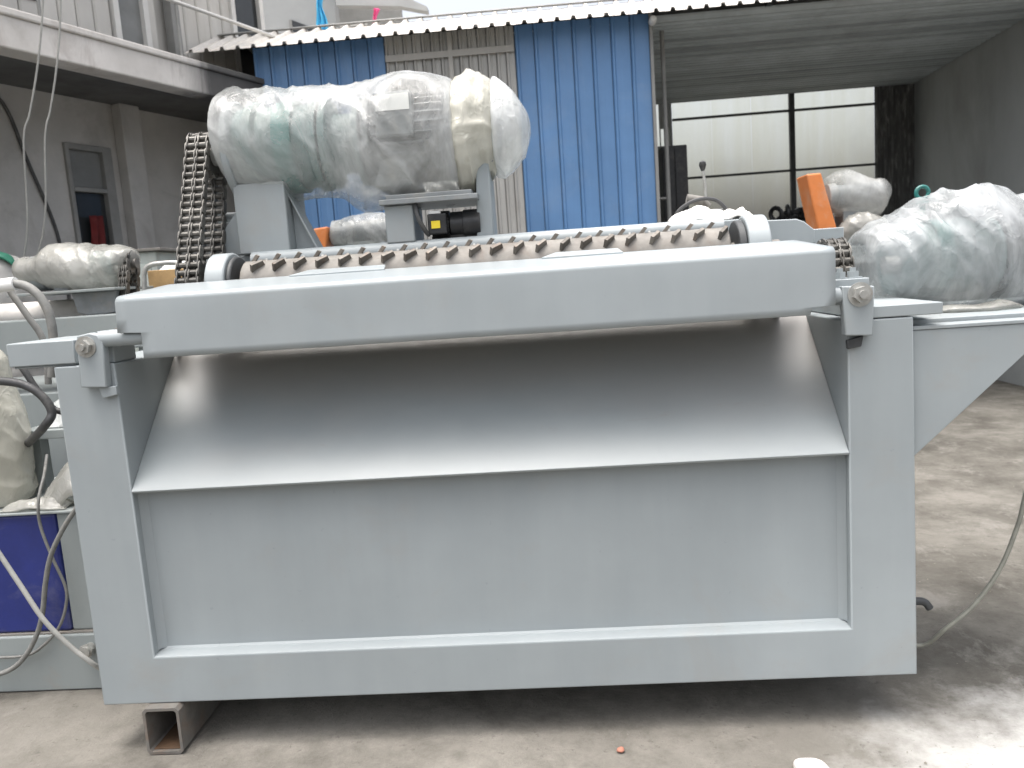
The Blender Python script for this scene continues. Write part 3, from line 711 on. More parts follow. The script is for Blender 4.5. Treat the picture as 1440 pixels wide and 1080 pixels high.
# pivots
bk = mp('pivot_bracket', 'paint', MB().prism([(-1.295, 1.255), (-1.207, 1.250), (-1.200, 1.40), (-1.215, 1.424), (-1.24, 1.432), (-1.285, 1.425)], 'y', -.038, -.002), bevel=.004)
bolt_mb((-1.257, -.038, 1.388), .024, .018, (0, -1, 0)).build('pivot_bolt', 'steel', bk, angle=25)
mp('stop_block', 'paint', MB().prism([(-1.245, 1.25), (-1.185, 1.252), (-1.183, 1.222), (-1.235, 1.212)], 'y', -.022, -.001), bevel=.003)
mp('pivot_shaft', 'paint', MB().cyl((-1.22, -.012, 1.408), (-1.05, -.012, 1.408), .026, n=24))
bk = mp('pivot_bracket', 'paint', MB().prism([(1.172, 1.267), (1.256, 1.262), (1.262, 1.415), (1.163, 1.420)], 'y', -.038, -.002), bevel=.004)
bolt_mb((1.217, -.038, 1.392), .026, .020, (0, -1, 0)).build('pivot_bolt', 'steel', bk, angle=25)
mp('stop_block', 'dark_steel', MB().prism([(1.183, 1.250), (1.235, 1.262), (1.228, 1.228), (1.185, 1.222)], 'y', -.018, -.001), bevel=.003)
mp('pivot_shaft', 'paint', MB().cyl((1.09, -.012, 1.392), (1.19, -.012, 1.392), .024, n=24))
cp = mp('bearing_cap', 'paint', MB().box(1.135, 1.265, .012, .17, 1.412, 1.440), bevel=.003)
for p in ((1.160, .11, 1.440), (1.185, .045, 1.440), (1.228, .050, 1.440)):
    bolt_mb(p, .019, .018).build('bolt', 'paint', cp, angle=25)
mp('bearing_block', 'paint', MB().box(1.20, 1.255, .02, .16, 1.352, 1.412), bevel=.003)
cp = mp('bearing_cap', 'paint', MB().box(-1.245, -1.135, .012, .17, 1.412, 1.434), bevel=.003)
for p in ((-1.16, .06, 1.434), (-1.21, .11, 1.434)): bolt_mb(p, .016, .012).build('bolt', 'roller', cp, angle=25)
mp('bearing_block', 'paint', MB().box(-1.27, -1.20, .02, .16, 1.326, 1.412), bevel=.003)
# side beams
mp('side_beam', 'paint', MB().box(-1.555, -1.322, 0.0, .33, 1.333, 1.412).box(-1.545, -1.332, .01, .32, 1.3255, 1.333), bevel=.004)
sp = mp('side_plate', 'paint', MB().prism([(1.235, -.001), (1.483, -.001), (1.515, .62), (1.235, .62)], 'z', 1.313, 1.350), bevel=.003)
mp('motor_shelf', 'paint', MB().box(1.415, 2.35, .11, .86, 1.268, 1.291), bevel=.003)
wing = [(1.3965, 1.266), (2.0, 1.266), (2.0, 1.41 - .16), (1.905, 1.25), (1.745, 1.172), (1.40, .855)]
wing = [(1.400, .850), (1.86, 1.275), (1.86, 1.278), (1.400, 1.278)]
wing = [(1.400, .853), (1.80, 1.222), (2.30, 1.222), (2.30, 1.264), (1.400, 1.264)]
for y in (.022, .78):
    wg = mp('wing_gusset', 'paint', MB().prism([(1.398, .853), (1.845, 1.264), (1.398, 1.264)] if False else [(1.400, .853), (1.83, 1.245), (2.32, 1.245), (2.32, 1.264), (1.400, 1.264)], 'y', y, y + .014), bevel=.002)
mp('wing_flange', 'paint', MB().box(1.400, 2.33, .018, .10, 1.265, 1.277), bevel=.002)
hk = MB().tube(spline([(1.40, .24, .262), (1.50, .24, .268), (1.535, .24, .262), (1.552, .24, .240)], 6), .014, 10)
mp('tow_hook', 'dark_steel', hk)
# toothed roller
RC = (.50, 1.548); RR = .098
rl = mp('toothed_roller', 'roller', MB().lathe([(-.905, .05), (-.9, RR - .006), (-.895, RR), (.925, RR), (.93, RR - .006), (.935, .05)], RC, 48))
mp('shaft', 'roller', MB().cyl((-1.16, RC[0], RC[1]), (1.12, RC[0], RC[1]), .04, n=24), parent=rl)
tm = MB().prism([(-.030, 0), (.030, 0), (.027, .026), (-.020, .034)], 'y', -.006, .006).build('tooth', 'tooth', None, smooth=False, org=(0, 0, 0))
tme = tm.data; bpy.data.objects.remove(tm)
pm = MB().prism([(-.011, 0), (.006, 0), (.027, .024), (.015, .030)], 'y', -.006, .006).build('tooth', 'tooth', None, smooth=False, org=(0, 0, 0))
pme = pm.data; bpy.data.objects.remove(pm)
rr = random.Random(5)
for row in range(9):
    ang = R(4 + 40 * row)
    for k in range(22):
        x = -.87 + .0825 * k + (.04 if row % 2 else 0) + rr.uniform(-.004, .004)
        if x > .91: continue
        nrm = Vector((0, -math.sin(ang), math.cos(ang))); fw = Vector((0, -math.cos(ang), -math.sin(ang)))
        tw = R(-12 if row % 2 == 0 else 48) + R(rr.uniform(-7, 7))
        e1 = Vector((1, 0, 0)) * math.cos(tw) + (-fw) * math.sin(tw); e3 = nrm; e2 = e3.cross(e1)
        p = Vector((x, RC[0], RC[1])) + nrm * (RR - .006)
        put('tooth', tme if row % 2 else pme, rl, Matrix(((e1.x, e2.x, e3.x, p.x), (e1.y, e2.y, e3.y, p.y), (e1.z, e2.z, e3.z, p.z), (0, 0, 0, 1))))
def arch(x0, x1, r, name, mat='paint'):
    pts = [(RC[0] + r * math.cos(t * math.pi / 16), RC[1] + r * math.sin(t * math.pi / 16)) for t in range(17)] + [(RC[0] - r, 1.42), (RC[0] + r, 1.42)]
    return mp(name, mat, MB().prism(pts, 'x', x0, x1), bevel=.006)
arch(-1.02, -.945, .135, 'bearing_cover'); arch(-.945, -.925, .12, 'bearing_ring', 'dark_steel')
arch(.985, 1.065, .135, 'bearing_cover'); arch(.955, .985, .12, 'bearing_ring', 'dark_steel')
# rear deck, tube, columns
mp('guide_tube', 'paint', MB().cyl((-.93, .655, 1.652), (.95, .655, 1.652), .036, n=24))
tb = mp('rear_deck', 'paint', MB().box(-1.16, 1.13, .70, 1.19, 1.50, 1.682), bevel=.006)
for k in range(24): bolt_mb((-.86 + k * .076, .628, 1.648), .009, .006, (0, -.94, .34), False).build('stud', 'steel', tb, angle=25)
mp('end_block', 'paint', MB().prism([(1.10, 1.45), (1.33, 1.45), (1.33, 1.62), (1.29, 1.655), (1.26, 1.668), (1.10, 1.672)], 'y', .74, 1.0), bevel=.004)
mp('end_block', 'paint', MB().box(1.335, 1.50, .9, 1.1, 1.45, 1.628), bevel=.004)
mp('side_frame', 'paint', MB().prism([(.30, 1.326), (1.2, 1.326), (1.2, 1.5), (.7, 1.5), (.62, 1.44), (.30, 1.40)], 'x', -1.19, -1.165).prism([(.30, 1.312), (1.2, 1.312), (1.2, 1.5), (.7, 1.5), (.62, 1.44), (.30, 1.40)], 'x', 1.07, 1.095))
mp('column', 'paint', MB().box(-.985, -.775, .66, .92, 1.682, 1.96), bevel=.005)
mp('column', 'paint', MB().box(-.372, -.258, .63, .86, 1.682, 1.828), bevel=.005)
mp('column', 'paint', MB().prism([(-.018, 1.682), (.052, 1.682), (.050, 1.98), (.0, 1.98)], 'y', .68, .90), bevel=.005)
mp('gusset', 'paint', MB().prism([(-.985, 1.87), (-1.145, 1.684), (-.985, 1.684)], 'y', .70, .714), bevel=.002)
gs = mp('gusset', 'paint', MB().prism([(-.775, 1.90), (-.685, 1.684), (-.775, 1.684)], 'y', .74, .752), bevel=.002)
mp('gusset_flange', 'paint', MB().prism([(-.775, 1.905), (-.678, 1.684), (-.671, 1.684), (-.775, 1.918)], 'y', .70, .79), parent=gs)
mp('motor_plate', 'motorgrey', MB().box(-.385, .004, .60, .95, 1.829, 1.850).box(-.36, -.02, .62, .93, 1.850, 1.868), bevel=.003)
mp('mounting_flange', 'paint', MB().lathe([(-1.0, .10), (-.998, .200), (-.992, .206), (-.972, .206), (-.966, .200), (-.964, .10)], (.80, 2.10), 48))
mp('tension_bolt', 'paint', MB().cyl((-1.10, .80, 1.845), (-.99, .80, 1.845), .022, n=18).cyl((-1.108, .80, 1.845), (-1.09, .80, 1.845), .034, n=6))
drive_chain(mc, -1.094, (.705, 2.086), .080, (RC[0], RC[1]), .105, .0318, .044)
drive_chain(mc, 1.315, (.50, 1.455), .108, (.62, .95), .12, .0318, .036)

# ---- gearmotors in plastic
def gearmotor(name, x0, x1, y, z, r, label, group, flip=False):
    t = thing(name, ((x0 + x1) / 2, y, z - r), label, 'gearmotor', group)
    L = x1 - x0; s = -1 if flip else 1; ax = x0 if not flip else x1
    X = lambda f: ax + s * L * f
    P = lambda pr: [(X(f), q * r) for f, q in pr]
    MB().lathe(P([(.0, .3), (.005, .86), (.06, .9), (.07, 1.0), (.10, 1.0), (.11, .88), (.30, .86), (.31, .95), (.335, .95), (.34, .7)]), (y, z), 36).build('gearbox', 'gearpale', t)
    MB().lathe(P([(.175, .5), (.176, .95), (.245, .95), (.246, .5)]), (y, z), 36).build('gear_flange', 'teal', t)
    MB().lathe(P([(.34, .7), (.345, .92), (.37, .92), (.38, .62), (.46, .62), (.47, .9), (.49, .9), (.5, .5)]), (y, z), 36).build('coupling', 'gearpale', t)
    mb = MB().lathe(P([(.5, .5), (.505, .95), (.53, .95), (.535, .82), (.80, .82), (.81, .93), (.95, .93), (.985, .80), (1, .3)]), (y, z), 36)
    for k in range(28):
        a = 2 * math.pi * k / 28; c, n_ = math.cos(a), math.sin(a)
        m = Matrix(((1, 0, 0, 0), (0, c, -n_, y), (0, n_, c, z), (0, 0, 0, 1)))
        xa, xb = sorted((X(.54), X(.80))); mb.box(xa, xb, -.003, .003, r * .80, r * .92, m)
    mb.build('motor_body', 'motorgrey', t)
    xa, xb = sorted((X(.56), X(.70)))
    tb_ = MB().box(xa, xb, y - r * .99, y - r * .5, z - r * .1, z + r * .80).build('terminal_box', 'motorgrey', t, smooth=False, bevel=.01)
    MB().box(xa + .01, xb - .01, y - r * 1.01, y - r * .991, z + r * .42, z + r * .74).build('nameplate', 'white', tb_, smooth=False)
    xa, xb = sorted((X(.55), X(.66))); MB().prism([(xa + .02, z - r * .5), (xb - .01, z - r * .5), (xb + .02, z - r * 1.05), (xa - .02, z - r * 1.05)], 'y', y - r * .8, y + r * .8).build('foot', 'motorgrey', t, smooth=False, bevel=.006)
    xs_, xe = sorted((X(0), X(-.07))); MB().cyl((xs_, y - r * .5, z - r * .10), (xe, y - r * .5, z - r * .10), r * .22, n=20).build('output_shaft', 'steel', t)
    return t
G1 = gearmotor('gearmotor', -.985, .10, .80, 2.105, .192, 'large gearmotor in clear plastic film high on columns above the roller', 'gearmotors wrapped in plastic')
film_px('plastic_wrap', [(322, 170, 215, .6), (321, 145, 248, .88), (323, 136, 262, .95), (338, 130, 274), (370, 127, 280), (410, 130, 282, .97), (425, 126, 280, .97), (450, 122, 275, 1.02), (478, 121, 278, 1.05), (492, 121, 292, 1.02), (506, 119, 300, 1), (528, 115, 298, 1.02), (548, 108, 288, 1.08), (575, 101, 286, 1.12), (605, 103, 283, 1.12), (630, 108, 284, 1.08), (642, 112, 280, 1.02), (648, 122, 262, .85), (652, 128, 245, .7)],
        .80, .215, G1, 'film', seed=1, amp=1.0, nu=170, nv=110)
film_px('plastic_knot', [(640, 140, 240, .7), (642, 116, 268, .95), (650, 110, 277, 1.02), (660, 103, 268, 1.0), (668, 100, 258, 1.0), (676, 106, 250, .98), (686, 110, 248, .98), (694, 114, 240, .85), (700, 122, 232, .75)],
        .80, .205, G1, 'film_cream', seed=4, amp=1.5, nu=90, nv=110, tilt=.15)
film_px('plastic_end', [(690, 130, 230, .7), (696, 112, 246, .95), (706, 114, 248, 1), (716, 120, 244, 1), (726, 130, 232, .98), (736, 146, 216, .85), (743, 160, 200, .6), (746, 172, 186, .3)],
        .80, .185, G1, 'film_white', seed=6, amp=1.3, nu=80, nv=90, tilt=.9)

G2 = gearmotor('gearmotor', 1.53, 2.25, .52, 1.48, .148, 'teal gearmotor under milky plastic on the side shelf of the machine', 'gearmotors wrapped in plastic')
film_px('plastic_wrap', [(1207, 352, 358, .3), (1203, 338, 372, .5), (1206, 330, 386, .7), (1216, 322, 402, .85), (1236, 311, 416, .95), (1262, 300, 425, 1.02), (1300, 287, 431, 1.05), (1345, 274, 435, 1.08), (1380, 267, 437, 1.08), (1402, 271, 437, 1.02), (1415, 279, 434, .95), (1421, 286, 430, .88), (1428, 283, 428, .92), (1444, 276, 424, 1), (1480, 274, 420, 1), (1530, 280, 412, .9), (1552, 310, 390, .5)],
        .50, .19, G2, 'film_mid', seed=9, amp=1.5, nu=150, nv=110, tilt=.6)
p = at(1297, 271, 'y', .50); b = MB()
b.tube([p + Vector((.022 * math.cos(t * .3927), 0, .022 * math.sin(t * .3927))) for t in range(17)], .0075, 10, caps=False)
b.cyl(p - Vector((0, 0, .085)), p - Vector((0, 0, .028)), .011, n=10); b.cyl(p - Vector((0, 0, .04)), p - Vector((0, 0, .03)), .022, n=14)
b.build('lifting_eye', 'teal', G2)
film('plastic_flap', [(p.x - .06, 1.296, 1.291, .33, .02), (p.x, 1.315, 1.291, .32, .05), (p.x + .1, 1.31, 1.291, .30, .06), (p.x + .2, 1.322, 1.291, .31, .05), (p.x + .26, 1.30, 1.291, .33, .02)], G2, 'film_old', seed=12, amp=.5, nu=50, nv=30)

# small black motor beside the column
sm_ = thing('small_motor', (-.13, .72, 1.682), 'small black electric motor with yellow and white stickers under the motor plate', 'motor')
MB().lathe([(-.125, .02), (-.12, .052), (-.07, .052), (-.068, .057), (-.02, .057), (.0, .056), (.002, .02)], (.72, 1.742), 30).build('fan_cover', 'black', sm_)
mb = MB().lathe([(-.20, .02), (-.198, .05), (-.125, .05), (-.122, .02)], (.72, 1.742), 30)
for k in range(22):
    a = 2 * math.pi * k / 22; c, n_ = math.cos(a), math.sin(a)
    mb.box(-.195, -.125, -.002, .002, .048, .058, Matrix(((1, 0, 0, 0), (0, c, -n_, .72), (0, n_, c, 1.742), (0, 0, 0, 1))))
mb.build('motor_body', 'black', sm_)
tb_ = MB().box(-.205, -.13, .635, .675, 1.705, 1.785).build('terminal_box', 'black', sm_, smooth=False, bevel=.005)
MB().box(-.190, -.155, .631, .634, 1.728, 1.757).build('sticker', 'yellow', tb_, smooth=False)
MB().box(-.198, -.152, .639, .660, 1.786, 1.796).build('sticker', 'white', tb_, smooth=False)
MB().box(-.20, -.02, .69, .76, 1.682, 1.70).build('foot', 'black', sm_, smooth=False)
b = MB().tube(spline([(-.245, .64, 1.865), (-.243, .62, 1.80), (-.232, .615, 1.76), (-.215, .63, 1.72), (-.205, .65, 1.705)]), .009, 8)
b.build('cable', 'rubber', sm_)

# lever valve with white rags behind the roller
lv = thing('lever_valve', (.985, 1.02, 1.682), 'hand lever valve with long rod and black knob behind the right end of the roller', 'valve')
pk = at(988, 232, 'y', 1.02)
MB().tube([(.955, 1.02, 1.74), (.957, 1.02, 1.85), (pk.x, 1.02, pk.z - .02)], .0065, 8).build('lever', 'steel', lv)
MB().lathe([(-.02, .006), (-.01, .014), (.0, .016), (.012, .013), (.018, .004)], (0, 0), 16)
kb = MB(); prof = [(-.026, .006), (-.018, .010), (.0, .016), (.012, .013), (.018, .004)]
kb.v = [(pk.x + r_ * math.cos(j * .3927), 1.02 + r_ * math.sin(j * .3927), pk.z + h) for h, r_ in prof for j in range(16)]
kb.f = [(i * 16 + j, i * 16 + (j + 1) % 16, (i + 1) * 16 + (j + 1) % 16, (i + 1) * 16 + j) for i in range(4) for j in range(16)] + [tuple(range(16)), tuple(range(64, 80))]
kb.build('knob', 'black', lv)
MB().box(.90, 1.04, .98, 1.06, 1.682, 1.745).build('valve_body', 'motorgrey', lv, smooth=False, bevel=.008)
MB().cyl((.875, 1.02, 1.80), (.945, 1.02, 1.785), .020, n=16).cyl((.945, 1.02, 1.785), (.97, 1.02, 1.76), .014, n=12).build('fitting', 'roller', lv)
MB().tube(spline([(.80, 1.0, 1.69), (.84, .98, 1.755), (.92, .97, 1.79), (1.0, .97, 1.775), (1.06, .98, 1.70)]), .008, 8).build('hose', 'rubber', lv)
def rag(name, c, sx, sy, sz, seed, mat, label, cat='rag', group=None):
    b = MB(); n1, n2 = 26, 22; off = Vector((seed, seed * 2.3, 0))
    for i in range(n1):
        for j in range(n2):
            u = -1 + 2 * i / (n1 - 1); v = -1 + 2 * j / (n2 - 1); d = max(0, 1 - (u * u * .9 + v * v * .9))
            q = Vector((u * 2, v * 2, 0)) + off
            h = d ** .5 * (.55 + .45 * noise.noise(q * .9)) + .22 * d * ridge(q * 1.8)
            b.v.append((c[0] + u * sx * (1 + .12 * noise.noise(q * 1.3)), c[1] + v * sy, c[2] + max(0.0, h) * sz + .002))
    b.f = [(i * n2 + j, (i + 1) * n2 + j, (i + 1) * n2 + j + 1, i * n2 + j + 1) for i in range(n1 - 1) for j in range(n2 - 1)]
    o = b.build(name, mat, angle=80); o.modifiers.new('thick', 'SOLIDIFY').thickness = .004; return tag(o, label, cat, group)
rag('white_rag', (.90, .87, 1.684), .13, .09, .075, 3, 'cloth_white', 'crumpled white rag lying on the rear deck before the lever valve')
rag('white_rag', (1.03, .80, 1.684), .07, .06, .05, 8, 'cloth_white', 'small white rag on the rear deck by the white bearing cover')

# tube the frame stands on
tb = MB()
for bx in ((-1.252, -1.240, -.03, .75, GZ + .003, .1165), (-1.102, -1.090, -.03, .75, GZ + .003, .1165), (-1.240, -1.102, -.03, .75, .1045, .1165), (-1.240, -1.102, -.03, .75, GZ + .003, GZ + .015)): tb.box(*bx)
t0 = thing('square_tube', (-1.17, .35, GZ), 'short rusty square steel tube propping up the machine frame', 'steel tube')
m = MB(); a0, a1, z0, z1, th = -1.243, -1.112, GZ, .1163, .010
prof = [(a0 + .012, z0), (a1 - .012, z0), (a1, z0 + .012), (a1, z1 - .012), (a1 - .012, z1), (a0 + .012, z1), (a0, z1 - .012), (a0, z0 + .012)]
inn = [(a0 + th + .008, z0 + th), (a1 - th - .008, z0 + th), (a1 - th, z0 + th + .008), (a1 - th, z1 - th - .008), (a1 - th - .008, z1 - th), (a0 + th + .008, z1 - th), (a0 + th, z1 - th - .008), (a0 + th, z0 + th + .008)]
for y in (-.035, .8):
    m.v += [(x, y, z) for x, z in prof] + [(x, y, z) for x, z in inn]
for k in range(8):
    l = (k + 1) % 8
    m.f += [(k, l, l + 16, k + 16), (k + 8, l + 8, l + 24, k + 24), (k, l, l + 8, k + 8), (k + 16, l + 16, l + 24, k + 24)]
m.build('tube_wall', 'rusttube', t0, smooth=False)
MB().box(-1.225, -1.130, -.02, .79, GZ + .0105, GZ + .0135).build('rust_scale', 'rust', t0, smooth=False)
# second prop under the other end, set back
t1 = thing('timber_block', (1.0, .75, GZ), 'dark timber baulk propping the frame far under its right end', 'timber')
MB().box(.9, 1.1, .45, 1.2, GZ, .1165).build('baulk', 'dark_steel', t1, smooth=False, bevel=.006)

# ================================================================== left neighbours
hu = thing('hydraulic_unit', (-2.1, .8, GZ), 'hydraulic power unit with deep blue tank on a grey base left of the machine', 'power unit')
MB().box(-2.9, -1.47, .45, 1.1, GZ, .185).build('base_beam', 'paint_b', hu, smooth=False, bevel=.006)
MB().box(-2.9, -1.80, .475, 1.08, .192, .695).build('tank', 'blue_tank', hu, smooth=False, bevel=.012)
MB().box(-1.798, -1.48, .480, 1.08, .192, .695).build('side_panel', 'paint_b', hu, smooth=False, bevel=.008)
MB().box(-2.9, -1.475, .46, 1.1, .697, .706).build('tank_lid', 'paint_b', hu, smooth=False, bevel=.002)
MB().box(-2.9, -1.475, .462, 1.1, .1855, .1915).build('tank_flange', 'roller', hu, smooth=False)
p = at(126, 912, 'y', .44); MB().cyl((p.x, .45, p.z), (p.x, .40, p.z), .022, n=18).cyl((p.x, .425, p.z), (p.x, .41, p.z), .03, n=6).build('drain_plug', 'steel', hu)
MB().box(-2.1, -1.50, .75, 1.05, .955, .995).build('shelf', 'paint_b', hu, smooth=False, bevel=.004)
for xx in (-1.56, -2.1): MB().box(xx, xx + .06, .80, .86, .706, .955).build('shelf_leg', 'paint_b', hu, smooth=False)
cw = thing('wrapped_cylinder', (-2.180, .66, .706), 'upright hydraulic cylinder wrapped in yellowed plastic standing on the blue tank', 'cylinder')
film('plastic_wrap', [(.706, -2.090, -2.240, .66, .08), (.71, -2.035, -2.320, .66, .14), (.80, -2.025, -2.320, .66, .15), (.95, -2.010, -2.330, .66, .16), (1.10, -2.020, -2.330, .66, .16), (1.22, -2.055, -2.330, .66, .15), (1.32, -2.065, -2.320, .66, .15), (1.36, -2.090, -2.300, .66, .13), (1.385, -2.140, -2.240, .66, .06)], cw, 'film_cream', seed=15, amp=.75, nu=110, nv=80, axis='z', tilt=.7)
MB().cyl((-2.180, .66, .72), (-2.180, .66, 1.33), .10, n=28).build('barrel', 'motorgrey', cw)
def heap(name, c, sx, sy, sz, seed, mat, label): return rag(name, c, sx, sy, sz, seed, mat, label, 'plastic sheet')
heap('plastic_heap', (-1.72, .62, .708), .20, .12, .20, 21, 'film_old', 'crumpled dirty plastic sheet heaped on the grey tank lid')
heap('plastic_heap', (-1.78, .90, .997), .26, .12, .17, 25, 'film_white', 'white plastic sheet folded on the shelf above the blue tank')
heap('plastic_heap', (-1.90, .53, .708), .14, .055, .05, 28, 'film_old', 'flat scrap of plastic on the front edge of the blue tank')
def hose(name, mat, pts, r, label, cat='hose', group=None):
    b = MB().tube(spline(pts, 10), r, 10); return tag(b.build(name, mat), label, cat, group)
Y = .42
hp = lambda l, y=Y: [at(a, c, 'y', y) for a, c in l]
h1 = thing('hydraulic_hose', at(0, 480, 'y', Y), 'grey ribbed hose arching over the side beam, with pale sleeve', 'hose')
MB().tube(spline(hp([(-40, 408), (0, 402), (20, 399), (40, 404), (58, 420), (70, 445), (75, 480), (73, 530)]), 8), .017, 12).build('hose_wall', 'greyhose', h1)
MB().tube(hp([(-30, 407), (0, 402), (22, 399)]), .026, 14).build('sleeve', 'white', h1)
hose('hydraulic_hose', 'greyhose', hp([(-40, 398), (5, 402), (20, 418), (40, 446), (58, 472), (66, 500), (68, 540)], .50), .013, 'thin grey hose running down behind the sleeved hose')
hose('hydraulic_hose', 'rubber', hp([(-10, 535), (30, 540), (58, 556), (73, 580), (62, 600)], .46) + [at(45, 618, 'y', .62), at(20, 640, 'y', .86), at(0, 650, 'y', .95)], .017, 'black hose looping out beside the left post under the side beam')
hose('hydraulic_hose', 'rubber', hp([(30, 515), (40, 530), (55, 552), (76, 575), (95, 580)], .50), .013, 'short black hose slanting into the left post under the side beam')
hose('power_cable', 'greyhose', hp([(118, 700), (92, 738), (72, 780), (64, 820), (60, 860), (52, 892), (36, 922), (14, 942), (-25, 955)], .40), .010, 'dark grey cable hanging in a curve across the blue tank', 'cable')
hose('power_cable', 'greyhose', [at(66, 640, 'y', .60), at(62, 668, 'y', .50)] + hp([(54, 705), (57, 740), (74, 785), (92, 825), (93, 850), (84, 880), (64, 905), (36, 922), (-20, 925)], .435), .006, 'thin cable dropping from the plastic heap across the grey side panel', 'cable')
hose('air_hose', 'whitecable', [at(-60, 690, 'y', .2), at(0, 780, 'y', .2), at(30, 825, 'y', .2), at(62, 872, 'y', .2), at(100, 910, 'y', .22), at(136, 937, 'y', .25), at(160, 950, 'y', .4)], .009, 'pale air hose slanting past the blue tank to behind the left post', 'hose')
hose('air_hose', 'greencable', [(1.395, .35, .13), at(1292, 908, 'y', .35), at(1330, 884, 'y', .3), at(1370, 850, 'y', .3), at(1405, 802, 'y', .3), at(1428, 748, 'y', .3), at(1440, 705, 'y', .3), at(1470, 560, 'y', .3), at(1480, 460, 'y', .3)], .008, 'grey green hose curving up from behind the right post over bare ground', 'hose')

nm = thing('neighbour_machine', (-2.6, 1.9, GZ), 'older grey roller machine standing beyond the left side beam', 'machine')
z0 = at(60, 470, 'y', 1.35).z; zt = at(60, 448, 'y', 1.35).z
MB().box(-4.2, -1.72, 1.35, 1.55, z0 - .1, zt).build('front_beam', 'paint_b', nm, smooth=False, bevel=.008)
MB().box(-4.2, -1.72, 1.36, 2.4, GZ, z0 - .3).build('base', 'paint_b', nm, smooth=False, bevel=.008)
for xx in (-4.1, -3.0, -1.85): MB().box(xx, xx + .12, 1.38, 1.52, z0 - .3, z0 - .1).build('post', 'paint_b', nm, smooth=False, bevel=.006)
MB().cyl((-4.2, 1.72, zt + .02), (-2.05, 1.72, zt + .02), .07, n=28).build('roller', 'beam', nm)
a = at(113, 415, 'y', 1.5); c = at(162, 412, 'y', 1.5)
MB().prism([(a.x, a.z + .012), (c.x + .05, a.z + .012), (c.x + .03, a.z - .10), (c.x - .02, zt + .001), (a.x + .07, zt + .001), (a.x + .02, a.z - .09)], 'y', 1.42, 1.54).build('motor_bracket', 'motorgrey', nm, smooth=False, bevel=.005)
MB().box(a.x - .30, c.x + .08, 1.36, 1.78, a.z + .012, a.z + .026).build('motor_shelf', 'paint_b', nm, smooth=False, bevel=.003)
MB().cyl((a.x + .02, 1.47, a.z - .17), (c.x + .02, 1.47, a.z - .17), .035, n=18).build('coupling', 'steel', nm)
cx = at(176, 390, 'y', 1.5)
drive_chain(nm, cx.x, (1.56, 1.72), .05, (1.50, 1.50), .05, .0318, .022)
G3 = gearmotor('gearmotor', cx.x - .55, cx.x - .06, 1.58, 1.705, .10, 'dusty gearmotor under dirty plastic on the older neighbouring machine', 'gearmotors wrapped in plastic', flip=True)
film_px('plastic_wrap', [(28, 372, 388, .3), (30, 364, 396, .6), (40, 361, 402, .8), (52, 362, 403, .8), (60, 360, 402, .75), (68, 352, 404, .85), (76, 345, 407, 1), (100, 342, 411, 1.05), (125, 344, 414, 1.05), (145, 346, 413, 1.0), (165, 346, 410, .95), (176, 348, 398, .85), (186, 349, 380, .6), (191, 354, 366, .3)],
        1.58, .135, G3, 'film_old', seed=31, amp=.9, nu=120, nv=80, tilt=.5)
b0 = at(172, 352, 'y', 2.5); b1 = at(221, 344, 'y', 2.5)
kc = thing('control_cabinet', ((b0.x + b1.x) / 2, 2.65, GZ), 'pale control cabinet with a lidded top behind the dirty plastic wrap', 'cabinet')
MB().box(b0.x - .25, b1.x - .02, 2.5, 2.85, GZ, b0.z - .02).build('carcass', 'cabinet', kc, smooth=False, bevel=.008)
MB().box(b0.x - .28, b1.x + .03, 2.47, 2.88, b0.z - .018, b0.z).build('lid', 'roller', kc, smooth=False, bevel=.003)
MB().box(b0.x - .20, b1.x - .06, 2.488, 2.499, .25, b0.z - .1).build('door', 'cabinet', kc, smooth=False, bevel=.003)
MB().cyl((b1.x - .12, 2.488, 1.2), (b1.x - .12, 2.46, 1.2), .02, n=14).build('handle', 'black', kc)
hose('bent_pipe', 'steel', [at(205, 440, 'y', 1.3), at(203, 400, 'y', 1.3), at(203, 384, 'y', 1.3), at(208, 375, 'y', 1.3), at(220, 371, 'y', 1.3), at(250, 370, 'y', 1.3), at(262, 380, 'y', 1.3), at(263, 440, 'y', 1.3)], .012, 'bare steel pipe bent over beside the tall drive chain', 'pipe')
b0 = at(208, 390, 'y', 1.75)
oc = thing('ochre_crate', (b0.x + .12, 1.85, GZ), 'ochre wooden crate under the bent steel pipe', 'crate')
zc = at(220, 380, 'y', 1.75).z
for k in range(5): MB().box(b0.x, b0.x + .28, 1.75, 1.765, zc - .12 * (k + 1) + .008, zc - .12 * k).build('slat', 'wood', oc, smooth=False, bevel=.003)
for xx in (b0.x + .01, b0.x + .22): MB().box(xx, xx + .05, 1.766, 1.80, GZ, zc).build('leg', 'wood', oc, smooth=False)
MB().box(b0.x, b0.x + .28, 1.80, 1.98, GZ + .3, zc - .02).build('box_body', 'wood', oc, smooth=False)
rag('white_rag', (b0.x + .14, 1.87, zc - .02), .12, .08, .07, 41, 'cloth_white', 'dirty white rag lying on the ochre crate')
p = at(8, 375, 'y', 2.6)
lu = thing('covered_stack', (p.x - .2, 2.7, GZ), 'grey cloth covered stack with a green tarp edge by the plastered wall', 'stack')
film('cover', [(GZ, p.x + .02, p.x - .5, 2.7, .3), (1.0, p.x + .05, p.x - .5, 2.7, .32), (1.6, p.x + .07, p.x - .45, 2.7, .3), (p.z + .02, p.x + .05, p.x - .4, 2.7, .25), (p.z + .08, p.x - .02, p.x - .3, 2.7, .15), (p.z + .10, p.x - .1, p.x - .2, 2.7, .05)], lu, 'concrete', seed=44, amp=2.2, nu=90, nv=60, axis='z')
film('tarp', [(p.x - .35, p.z + .13, p.z + .07, 2.62, .06), (p.x - .1, p.z + .13, p.z + .08, 2.6, .06), (p.x + .02, p.z + .08, p.z + .04, 2.6, .05), (p.x + .06, p.z + .03, p.z + .0, 2.6, .02)], lu, 'greentarp', seed=46, amp=.8, nu=50, nv=30)

